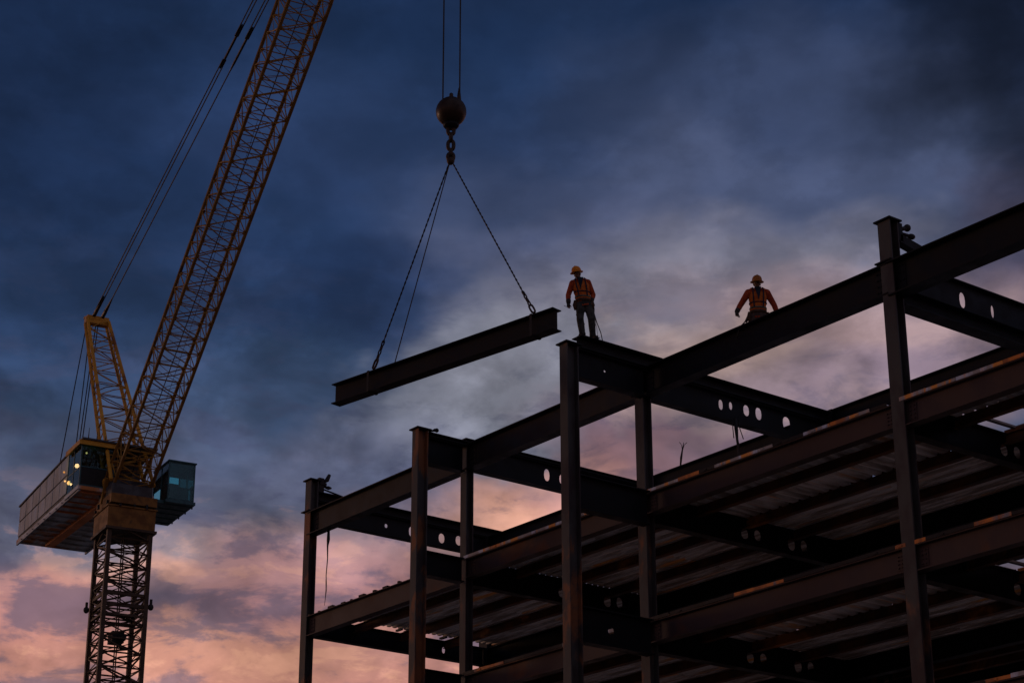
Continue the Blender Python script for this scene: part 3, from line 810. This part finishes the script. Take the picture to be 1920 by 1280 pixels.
k = MB(); k.box((cx0, cv0-.06, ZD-.03), (cx1+.1, cv1, ZD+.136)); k.build('sill', M['under'], cabo)
lamps = ((cx0 + .25, cv0 + .05, cz0 + .62, .10, 'lamp'), (cx0 - .12, cv0 - .05, cz0 + .80, .045, 'lamp'), (cx0 - .5, cv0 - .02, cz0 + 1.35, .05, 'lampdim'), (cx1 - .35, cv0+.35, cz1 - .35, .045, 'lamp'))
for (lx, ly, lz, lr, lm) in lamps:
    k = MB(); k.ball((0, 0, 0), lr, 12); k.build('lamp', M[lm], cabo, True, loc=(lx, ly, lz))
k = MB(); k.box((-.01, 0, 0), (.30, .02, .17)); k.build('lit_screen', M['lamp'], cabo, loc=(cx1 - .62, cv0 + .12, cz0 + 1.08))
def plight(p, w, col_=(1, .6, .25), r=.06):
    l = bpy.data.lights.new('lamp_light', 'POINT'); l.energy = w; l.color = col_; l.shadow_soft_size = r
    o = bpy.data.objects.new('lamp_light', l); C.objects.link(o); o.parent = cabo; o.location = p
plight((cx0 + .1, cv0 - .35, cz0 + 1.55), 2.2, r=.1); plight((cx1 - .4, cv0 + .6, cz1 - .5), .5); plight((cx0 - .3, cv0 - .25, cz0 + .75), .8)

# operator cab on the far side
x0, x1, v0, v1, z0, z1 = -4.0, -.35, 2.05, 3.35, ZD + .12, ZD + 1.98
xf, x0 = x0, -2.5
k = MB(); k.box((xf, v0-.1, ZD - .02), (x1 + .1, v1 + .05, ZD + .12)); k.box((-1.0, 1.1, ZD - .05), (-.5, v0, ZD + .1))
oc = k.build('operator_cab', M['frame'], crane)
k = MB()
for q in range(5): k.box((xf + .3 + q*.75, v0 - .05, ZD - .05), (xf + .4 + q*.75, v1, ZD - .025))
k.build('floor_rib', M['frame'], oc)
k = MB()
for (px, py) in ((x0, v0), (x1-.06, v0), (x0, v1-.06), (x1-.06, v1-.06), (-1.4, v0), (-1.4, v1-.06)): k.box((px, py, z0), (px+.06, py+.06, z1))
for py in (v0, v1-.06):
    k.box((x0+.06, py+.004, z1-.06), (x1-.06, py+.056, z1)); k.box((x0+.06, py+.004, z0+.0), (x1-.06, py+.056, z0+.06)); k.box((x0+.06, py+.01, z0+.82), (x1-.06, py+.05, z0+.87))
for px in (x0, x1-.06): k.box((px+.004, v0+.06, z1-.06), (px+.056, v1-.06, z1)); k.box((px+.004, v0+.06, z0), (px+.056, v1-.06, z0+.08))
k.build('cab_frame', M['frame'], oc)
k = MB(); k.box((x0, v0-.04, z1+.003), (x1+.06, v1+.04, z1+.06)); k.build('cab_roof', M['frame'], oc)
for (a, b2) in (((x1-.03, v0+.06, z0+.08), (x1-.02, v1-.06, z1-.06)), ((x0+.06, v0+.02, z0+.88), (-1.4, v0+.03, z1-.06)), ((-1.34, v0+.02, z0+.88), (x1-.06, v0+.03, z1-.06)),
                ((x0+.06, v1-.03, z0+.06), (-1.4, v1-.02, z1-.06)), ((-1.34, v1-.03, z0+.06), (x1-.06, v1-.02, z1-.06)), ((x0+.02, v0+.06, z0+.08), (x0+.03, v1-.06, z1-.06)),
                ((-1.34, v0+.02, z0+.06), (x1-.06, v0+.03, z0+.82))):
    k = MB(); k.box(a, b2); k.build('window_pane', M['glass'], oc)
k = MB(); k.box((-1.7, v0+.35, z0), (-1.1, v1-.35, z0+.5)); k.box((-1.75, v0+.35, z0+.5), (-1.6, v1-.35, z0+1.2)); k.box((-.9, v0+.2, z0), (-.6, v1-.2, z0+.75)); k.build('seat', M['interior'], oc)
k = MB(); rr = random.Random(8)
for q in range(4): k.box((xf + .5 + q*.9, v1+.05, ZD - .06), (xf + .6 + q*.9, v1+.09, ZD - .0))
k.build('cab_bracket', M['black'], oc)

# jib
JEL = 38.7
JF = Vector((-.2, 0, cz(28.1))); JD = Vector((math.cos(R(JEL)), 0, math.sin(R(JEL)))); JN = Vector((-math.sin(R(JEL)), 0, math.cos(R(JEL))))
V = Vector((0, 1, 0))
k = MB(); k.tube([JF + V*-1.0 + Vector((-.1, 0, -.6)), JF + V*1.0 + Vector((-.1, 0, -.6))], .09, 12)
jib = k.build('jib', M['slew'], crane)
for s_ in (-1, 1):
    k = MB(); k.bar(JF + V*(s_*.86) + Vector((-.1, 0, -.7)), JF + V*(s_*.86) + JD * .6, .16, .5, up=V); k.build('jib_foot', M['lacing'], jib)
JL = 36.0
JW, JH = 1.72, 1.31
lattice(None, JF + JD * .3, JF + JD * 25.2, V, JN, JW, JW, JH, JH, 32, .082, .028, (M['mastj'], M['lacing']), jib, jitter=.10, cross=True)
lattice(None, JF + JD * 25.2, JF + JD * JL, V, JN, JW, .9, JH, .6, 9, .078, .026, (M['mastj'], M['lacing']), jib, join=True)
k = MB(); k.tube([JF + JD*.5, JF + JD*JL], .022, 6); k.build('luffing_line', M['rope'], jib)
k = MB(); k.box((-.3, -.6, -.3), (.6, .6, .4)); k.build('jib_head', M['rustyellow'], jib, loc=JF + JD*JL)
# gusset plates where braces meet the chords
k = MB()
for q in range(30):
    for su, sv in ((-1, -1), (1, -1), (1, 1), (-1, 1)):
        p = JF + JD * (.3 + 24.9 * (q+1) / 32) + V*(su*JW/2*.93) + JN*(sv*JH/2*.93)
        k.bar(p - JD*.09, p + JD*.09, .12, .015, up=JN)
tag(k.build('gusset_plates', M['rustyellow'], jib), kind='stuff')

# back mast (A frame) leaning away from the jib
AB = Vector((.45, 0, cz(28.0))); AT = Vector((-6.9, 0, cz(38.9)))
ad = (AT - AB).normalized(); an = V.cross(ad).normalized()
k = MB(); k.box((-.22, -.55, -.18), (.22, .55, .22)); k.lathe((0, -.6, 0), [(.2, 0), (.2, .1)], 14, (0, 1, 0)); k.lathe((0, .5, .0), [(.2, 0), (.2, .1)], 14, (0, 1, 0))
k.box((-.35, -.6, .15), (-.2, .6, .25))
am = k.build('back_mast', M['yellow'], crane, loc=AT)
am_ = MB(); am2 = am_
k = MB()
lat_parent = am
def shift(p): return Vector(p) - AT
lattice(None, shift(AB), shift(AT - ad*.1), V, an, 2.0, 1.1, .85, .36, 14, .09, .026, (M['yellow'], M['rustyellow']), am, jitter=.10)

# ropes
def rope(p, q, r=.02, name='rope', sag=0):
    b = MB(); p, q = Vector(p), Vector(q)
    pts = [p.lerp(q, i/8) + Vector((0, 0, -sag*4*(i/8)*(1-i/8))) for i in range(9)] if sag else [p, q]
    b.tube(pts, r, 6); return b.build(name, M['rope'], crane)
JT = JF + JD * JL
for s_ in (-1, 1):
    a = AT + V*(s_*.22) + Vector((.1, 0, .2)); e = JT + V*(s_*.26) + JN*.5
    c0, c1 = a.lerp(e, .505), a.lerp(e, .545)
    for o_ in ((-1, 1) if s_ == -1 else (0,)): rope(a + V*(.07*o_), c0 + V*(.07*o_), .03, 'pendant')
    for o_ in (-1, 1): rope(c1 + V*(.07*o_), e + V*(.07*o_), .03, 'pendant')
    b = MB(); b.tube([a.lerp(e, .49), c0, c1, a.lerp(e, .565)], [.035, .06, .06, .035], 8); b.build('pendant_coupling', M['chain'], crane)
    b = MB(); b.tube([a, a.lerp(e, .015), a.lerp(e, .045)], [.10, .10, .03], 8); b.build('pendant_socket', M['chain'], crane)
for (ax, av, bx, bv) in ((-.2, -.45, -5.2, -1.8), (-.2, -.25, -4.8, -1.2), (-.15, 0, -4.0, -1.3), (-.1, .1, -3.7, -1.25)):
    rope(AT + Vector((ax, av, -.1)), (bx, bv, ZD + 2.15), .026, 'guy_rope')
rope(AT + Vector((.2, .5, -.3)), AT + Vector((2.8, .6, -4.2)), .016, 'guy_rope', .2)
rope(JT + Vector((-14, .2, -10)), AB + Vector((.4, .5, 1.4)), .010, 'guy_rope', .3)
for q in range(3):
    b = MB(); b.tube([(0, 0, 0), (0, .02, 1.0 - q*.25)], [.04, .012], 6); b.build('antenna', M['mast'], crane, loc=(-1.3 + q*.35, -1.6 + q*.3, ZD + 2.3))
# ================================================================== WORKERS
def solid(b, name, mat_, parent, voxel, smooth=3, extra=None):
    """union of overlapping tubes and balls fused into one continuous skin"""
    me = b.mesh(name + '_raw'); tmp = bpy.data.objects.new(name, me); C.objects.link(tmp)
    md = tmp.modifiers.new('r', 'REMESH'); md.mode = 'VOXEL'; md.voxel_size = voxel; md.use_smooth_shade = True
    ms = tmp.modifiers.new('s', 'SMOOTH'); ms.factor = .5; ms.iterations = smooth
    dg = bpy.context.evaluated_depsgraph_get(); dg.update()
    out = bpy.data.meshes.new_from_object(tmp.evaluated_get(dg))
    bpy.data.objects.remove(tmp); bpy.data.meshes.remove(me)
    out.name = name; out.materials.clear(); out.materials.append(M[mat_])
    for p in out.polygons: p.use_smooth = True; p.material_index = 0
    return put(name, out, parent)

def person(label, base, rz, J, helmet, trousers, look=(0, 0, 0), group=None, extra=None, size=(1.03, 1.03, 1.03)):
    """J: joints in metres, x = right in the picture, y = away, z = up; figure faces -y"""
    P = thing('person', label, 'person', base, rz)
    J = {k: Vector(v) for k, v in J.items()}
    chest = (J['shL'] + J['shR']) / 2; hip = (J['hipL'] + J['hipR']) / 2
    def limb(b, a, c, e, r0, r1, r2, n=12):
        pts = [a, a.lerp(c, .35), a.lerp(c, .8), c, c.lerp(e, .3), c.lerp(e, .75), e]
        b.tube(pts, [r0, (r0+r1)/2*1.08, r1*1.02, r1, (r1+r2)/2*1.10, r2*1.08, r2], n)
        b.ball(a, r0, 12); b.ball(c, r1, 12); b.ball(e, r2, 10)
    # --- continuous body with fingers
    b = MB()
    up = (chest - hip)
    b.tube([hip - up*.08, hip + up*.1, hip + up*.45, hip + up*.8, chest + up*.05], [.13, .145, .13, .155, .12], 14, sq=[.8, .75, .72, .68, .6])
    b.ball(hip, .14, 14, (1.08, .85, .9))
    b.tube([chest, J['neck'], J['head']], [.075, .058, .055], 12)
    for s_ in 'LR':
        limb(b, J['sh'+s_], J['el'+s_], J['wr'+s_], .058, .044, .030)
        b.tube([chest + (J['sh'+s_] - chest)*.3, J['sh'+s_]], [.09, .062], 12)
        limb(b, J['hip'+s_], J['kn'+s_], J['an'+s_], .092, .062, .045)
        an = J['an'+s_]; fd = Vector(J['ft'+s_]); b.tube([an + Vector((0, 0, -.04)) - fd*.05, an + Vector((0, 0, -.06)) + fd*.10, an + Vector((0, 0, -.08)) + fd*.18], [.045, .042, .03], 10)
        # hand: palm, four fingers of different length bent at two knuckles, thumb
        w = J['wr'+s_]; d = J['hd'+s_].normalized(); cur = Vector(J['cu'+s_]).normalized(); sdv = d.cross(cur).normalized()
        palm = w + d*.085
        b.tube([w, w + d*.03, palm], [.027, .036, .038], 10, sq=[.8, .6, .55])
        for q, (off, ln) in enumerate(((-.030, .070), (-.010, .080), (.010, .076), (.029, .060))):
            r0 = palm + sdv*off - d*.006; k1 = r0 + d*ln*.45 + cur*ln*.12; k2 = k1 + d*ln*.25 + cur*ln*.32; k3 = k2 + d*ln*.05 + cur*ln*.30
            b.tube([r0, k1, k2, k3], [.0105, .010, .009, .0075], 7)
        t0 = w + d*.035 - sdv*.03; t1 = t0 - sdv*.028 + d*.03 + cur*.012; t2 = t1 + d*.032 + cur*.016
        b.tube([t0, t1, t2], [.014, .0115, .009], 8)
    H = J['head']; LR_ = Matrix.Rotation(R(look[2]), 3, 'Z') @ Matrix.Rotation(R(look[0]), 3, 'X') @ Matrix.Rotation(R(look[1]), 3, 'Y')
    def hp(x, y, z): return H + LR_ @ Vector((x, y, z))
    b.ball(H + LR_ @ Vector((0, .01, .035)), .092, 18, (.84, 1.02, 1.08)); b.ball(hp(0, -.018, -.045), .066, 14, (.88, .95, .95))
    b.tube([hp(0, -.085, .03), hp(0, -.103, -.005), hp(0, -.088, -.014)], [.010, .016, .013], 8)          # nose
    b.tube([hp(-.032, -.076, -.048), hp(0, -.086, -.046), hp(.032, -.076, -.048)], [.009, .012, .009], 8)   # mouth
    b.tube([hp(-.042, -.078, .038), hp(0, -.086, .04), hp(.042, -.078, .038)], [.010, .010, .010], 8)        # brow
    b.ball(hp(0, -.066, -.088), .024, 10)                                                                   # chin
    for s_ in (-1, 1): b.ball(hp(.080*s_, .012, -.005), .03, 10, (.35, .7, 1.0))                             # ears
    body = solid(b, 'body', 'skin', P, .0085, 2)
    for s_ in (-1, 1):
        k = MB(); k.ball(hp(.031*s_, -.076, .015), .012, 10); k.build('eye', M['ply'], body, True)
    # hair at the back, below the helmet
    k = MB(); k.ball(hp(0, .035, .01), .085, 16, (.92, .9, .9)); k.build('hair', M['black'], P, True)
    # --- clothing
    b = MB()
    b.tube([hip - up*.14, hip + up*.08, hip + up*.42, hip + up*.8, chest + up*.06, chest + up*.14], [.165, .175, .165, .195, .155, .085], 16, sq=[.82, .78, .74, .68, .62, .8])
    for s_ in 'LR':
        b.tube([chest + (J['sh'+s_] - chest)*.2 + Vector((0, 0, .01)), J['sh'+s_]], [.115, .082], 12)
        A, E_, W_ = J['sh'+s_], J['el'+s_], J['wr'+s_]
        b.tube([A, A.lerp(E_, .5), E_, E_.lerp(W_, .25), E_.lerp(W_, .5), E_.lerp(W_, .92)], [.082, .072, .064, .064, .056, .050], 12)
        b.ball(A, .082, 12); b.ball(E_, .065, 12)
        for q in range(3): b.ball(E_.lerp(W_, .2 + .25*q) + Vector((.012 * (-1)**q, 0, 0)), .058 - .003*q, 10, (1, 1, .45))
        b.ball(A.lerp(E_, .75) + Vector((0, .01, 0)), .069, 10, (1, 1, .5))
    solid(b, 'jacket', 'orange', P, .014, 2)
    # dark cuffs
    for s_ in 'LR':
        k = MB(); E_, W_ = J['el'+s_], J['wr'+s_]; k.tube([E_.lerp(W_, .60), E_.lerp(W_, .8), E_.lerp(W_, .99)], [.060, .058, .048], 12); k.build('glove_cuff', M['glove'], P, True)
        d = J['hd'+s_].normalized(); k = MB(); k.tube([W_ - d*.01, W_ + d*.04, W_ + d*.088], [.036, .043, .043], 10, sq=[.9, .72, .66]); k.build('glove', M['glove'], P, True)
    # vest over the jacket, open in a V at the neck
    b = MB()
    b.tube([hip + up*.10, hip + up*.42, hip + up*.8, chest + up*.02], [.188, .182, .212, .18], 16, sq=[.80, .78, .72, .64])
    for s_ in 'LR':
        b.tube([chest + (J['sh'+s_]-chest)*.62 + Vector((0, -.06, -.06)), chest + (J['sh'+s_]-chest)*.60 + Vector((0, 0, .085)), chest + (J['sh'+s_]-chest)*.62 + Vector((0, .08, -.06))], [.055, .05, .055], 10)
    solid(b, 'vest', 'vest', P, .014, 2)
    def band(z0, z1, mat_, nm, kx=1.0, thick=.006):
        k = MB(); vs = []; fs = []; n = 20
        for (t_, r) in ((z0, 1), (z1, 1)):
            c = hip + up*t_; w = .19 + .022*max(0, min(1, (t_-.42)/.38)); dpt = w*(.785 - .06*max(0, min(1, (t_-.42)/.38)))
            for j in range(n): a = 2*math.pi*j/n; vs.append(c + Vector((math.cos(a)*(w+thick)*kx, math.sin(a)*(dpt+thick)*kx, 0)))
        for j in range(n): fs.append((j, (j+1) % n, n+(j+1) % n, n+j))
        fs.append(tuple(range(n))[::-1]); fs.append(tuple(range(n, 2*n)))
        k.add(vs, fs); return k.build(nm, M[mat_], P, True)
    band(.50, .54, 'navy', 'harness_strap'); band(.26, .33, 'tape', 'reflective_band')
    for s_ in (-1, 1):
        side = (J['shR'] - J['shL']).normalized() * s_
        k = MB(); pts = [hip + up*.3 + side*.10 + Vector((0, -.158, 0)), hip + up*.7 + side*.115 + Vector((0, -.162, 0)), chest + up*.0 + side*.115 + Vector((0, -.135, 0)), chest + up*.13 + side*.11 + Vector((0, -.03, .045))]
        for a, c_ in zip(pts, pts[1:]): k.bar(a, c_, .028, .012, up=(0, -1, 0))
        k.build('harness_strap', M['navy'], P)
    k = MB(); k.add([chest + Vector((-.075, -.128, .10)), chest + Vector((.075, -.128, .10)), chest + Vector((0.0, -.176, -.24)), chest + Vector((-.07, -.09, .10)), chest + Vector((.07, -.09, .10)), chest + Vector((0.0, -.12, -.17))],
                    [(0, 1, 2), (5, 4, 3), (0, 3, 4, 1), (1, 4, 5, 2), (2, 5, 3, 0)]); k.build('shirt', M['navy'], P)
    # trousers
    b = MB()
    b.tube([hip - up*.16, hip, hip + up*.16], [.15, .172, .165], 14, sq=[.85, .84, .82])
    for s_ in 'LR':
        A, K, N = J['hip'+s_], J['kn'+s_], J['an'+s_]
        b.tube([A, A.lerp(K, .4), A.lerp(K, .85), K, K.lerp(N, .4), K.lerp(N, .8), N + Vector((0, 0, .0))], [.112, .105, .088, .088, .084, .074, .082], 14)
        b.ball(A, .112, 12); b.ball(K + Vector((0, -.012, 0)), .088, 12); b.ball(K.lerp(N, .85), .082, 12, (1, 1, .5)); b.ball(K.lerp(N, .3) + Vector((.012, 0, 0)), .088, 12, (1, 1, .4))
        b.ball(A.lerp(K, .7) + Vector((-.01, 0, 0)), .096, 12, (1, 1, .4))
    solid(b, 'trousers', trousers, P, .014, 2)
    # boots
    for s_ in 'LR':
        an = J['an'+s_]; fd = Vector(J['ft'+s_]); b = MB()
        b.tube([an + Vector((0, 0, .06)), an + Vector((0, 0, -.03))], [.062, .060], 12)
        b.tube([an + Vector((0, 0, -.05)) - fd*.07, an + Vector((0, 0, -.05)) + fd*.07, an + Vector((0, 0, -.062)) + fd*.19], [.052, .055, .040], 12, sq=[1, .9, .8])
        b.ball(an + Vector((0, 0, -.062)) + fd*.19, .042, 10, (1, 1, .8)); solid(b, 'boot', 'boot', P, .012, 2)
        k = MB(); k.bar(an + Vector((0, 0, -.102)) - fd*.12, an + Vector((0, 0, -.102)) + fd*.235, .10, .022); k.build('boot_sole', M['black'], P)
    # helmet
    b = MB(); n = 28; vs = []; fs = []
    prof = [(1.0, 0), (1.0, .035), (.97, .065), (.86, .10), (.66, .128), (.38, .147), (.08, .155)]
    hc = (0, .005, .055)
    for (r, z) in prof:
        for j in range(n): a = 2*math.pi*j/n; vs.append(hp(hc[0] + math.cos(a)*.112*r, hc[1] + math.sin(a)*.135*r, hc[2] + z))
    for i in range(len(prof)-1):
        for j in range(n): fs.append((i*n+j, i*n+(j+1) % n, (i+1)*n+(j+1) % n, (i+1)*n+j))
    fs.append(tuple(range(n))[::-1]); fs.append(tuple(range((len(prof)-1)*n, len(prof)*n))); b.add(vs, fs)
    hl = b.build('helmet', M[helmet], P, True)
    b = MB(); vs = []
    for (r, z) in ((.98, .012), (1.36, -.012), (1.36, -.004), (.98, .022)):
        for j in range(n):
            a = 2*math.pi*j/n; fr = 1 + .16*max(0, -math.sin(a)); vs.append(hp(hc[0] + math.cos(a)*.112*r, hc[1] + math.sin(a)*.132*r*fr, hc[2] + z))
    fs = []
    for i in range(4):
        for j in range(n): fs.append((i*n+j, i*n+(j+1) % n, ((i+1) % 4)*n+(j+1) % n, ((i+1) % 4)*n+j))
    b.add(vs, fs); b.build('brim', M[helmet], hl, True)
    b = MB()
    b.tube([hp(0, -.125, .10), hp(0, -.10, .165), hp(0, -.02, .212), hp(0, .06, .208), hp(0, .125, .14)], .009, 8); b.build('ridge', M[helmet], hl, True)
    # belt, pouches, lanyard
    k = MB(); n = 20; vs = []; fs = []
    for dz in (-.03, .03):
        for j in range(n): a = 2*math.pi*j/n; vs.append(hip + up*.14 + Vector((math.cos(a)*.196, math.sin(a)*.160, dz)))
    for j in range(n): fs.append((j, (j+1) % n, n+(j+1) % n, n+j))
    fs.append(tuple(range(n))[::-1]); fs.append(tuple(range(n, 2*n))); k.add(vs, fs); k.build('tool_belt', M['leather'], P, True)
    for (dx, dy, L, w) in ((-.19, -.06, .24, .10), (.19, -.04, .22, .09), (.13, .12, .18, .12)):
        c = hip + up*.12 + Vector((dx, dy, 0)); b = MB()
        b.tube([c, c + Vector((dx*.15, 0, -L*.5)), c + Vector((dx*.05, 0, -L))], [w*.45, w*.5, w*.3], 10, sq=[.6, .7, .6]); b.build('pouch', M['leather'], P, True)
    if extra: extra(P, J, hip)
    P.scale = size
    return P

def lan1(P, J, hip):
    b = MB(); s_ = hip + Vector((.20, .02, .02))
    b.tube([s_, s_ + Vector((.02, 0, -.14)), s_ + Vector((.03, 0, -.26))], [.03, .028, .012], 8); b.tube([s_ + Vector((.03, 0, -.24)), s_ + Vector((.09, .05, -.45)), s_ + Vector((.19, .2, -.66)), s_ + Vector((.24, .4, -.80))], .011, 6)
    b.tube([s_ + Vector((.03, 0, -.22)), s_ + Vector((.08, .1, -.50)), s_ + Vector((.13, .25, -.80))], .005, 5)
    b.tube([s_ + Vector((-.02, 0, -.1)), s_ + Vector((-.02, 0, -.34))], .008, 5)
    b.build('lanyard', M['rope'], P, True)
    b = MB(); w = J['wrL'] + J['hdL'].normalized()*.11; b.tube([w + Vector((-.11, -.05, .03)), w + Vector((.05, .03, 0))], .006, 5); b.build('marker', M['ply'], P)
def lan2(P, J, hip):
    b = MB(); s_ = hip + Vector((-.20, -.05, -.02))
    b.tube([s_, s_ + Vector((-.08, 0, -.10)), s_ + Vector((-.19, .0, -.22)), s_ + Vector((-.26, 0, -.34)), s_ + Vector((-.30, 0, -.52))], .014, 6)
    b.tube([hip + Vector((-.2, 0, 0)), s_ + Vector((-.09, 0, -.13))], [.05, .03], 8)
    b.build('lanyard', M['rope'], P, True)
    b = MB(); w = J['wrR'] + Vector((.02, 0, .04))
    b.tube([w, w + Vector((.12, .02, .0)), w + Vector((.30, .1, .02)), w + Vector((.62, .3, .03)), w + Vector((.8, .4, .0))], .012, 5); b.build('held_rope', M['rope'], P)
PR = math.atan2(RT.y, RT.x)
person('worker in yellow helmet and orange jacket standing on the cross beam and looking down', (-34.95, 29.54, 18.28), PR,
       dict(hipL=(-.155, 0, .90), hipR=(.025, .02, .92), knL=(-.17, -.05, .50), knR=(.10, -.02, .50), anL=(-.115, 0, .112), anR=(.13, .10, .112), ftL=(-.35, -.93, 0), ftR=(.45, -.89, 0),
            shL=(-.335, -.03, 1.43), shR=(.03, .02, 1.47), elL=(-.44, .0, 1.14), elR=(.155, .10, 1.18), wrL=(-.44, -.10, .88), wrR=(.10, -.02, .95),
            neck=(-.175, -.02, 1.535), head=(-.225, -.06, 1.645), hdL=(0, -.1, -1), hdR=(-.15, -.1, -1), cuL=(.3, -1, -.1), cuR=(-.8, -.6, 0)),
       'helmet_yellow', 'trouser', look=(16, -6, -28), extra=lan1)
# he stands on the bottom flange behind the web, feet pointing along the girder
cP, sP = math.cos(PR), math.sin(PR)
def wl(wx, wy, z): return (wx * cP + wy * sP, -wx * sP + wy * cP, z)
tc_ = Vector(wl(0, .30, 0))
def up_(x, y, z): return (tc_.x + x, tc_.y + y, z)
person('worker in orange jacket half hidden behind the roof girder with arms spread', (-31.40, YR, ZR - .72 + .03), PR,
       dict(hipL=up_(-.09, 0, .92), hipR=up_(.09, 0, .92), knL=wl(-.13, .21, .50), knR=wl(.15, .21, .50), anL=wl(-.14, .095, .112), anR=wl(.16, .095, .112), ftL=wl(-.85, .05, 0), ftR=wl(.85, .05, 0),
            shL=up_(-.205, -.02, 1.46), shR=up_(.215, -.02, 1.46), elL=up_(-.40, .02, 1.16), elR=up_(.37, .02, 1.18), wrL=up_(-.49, -.10, .97), wrR=up_(.43, -.05, .92),
            neck=up_(.0, -.02, 1.55), head=up_(0, -.05, 1.65), hdL=(.1, -.2, -1), hdR=(0, -.1, -1), cuL=(.7, -.6, 0), cuR=(-.7, -.5, 0)),
       'helmet_orange', 'trouser_brown', look=(12, 0, 6), extra=lan2, size=(1.06, 1.04, 1.085))
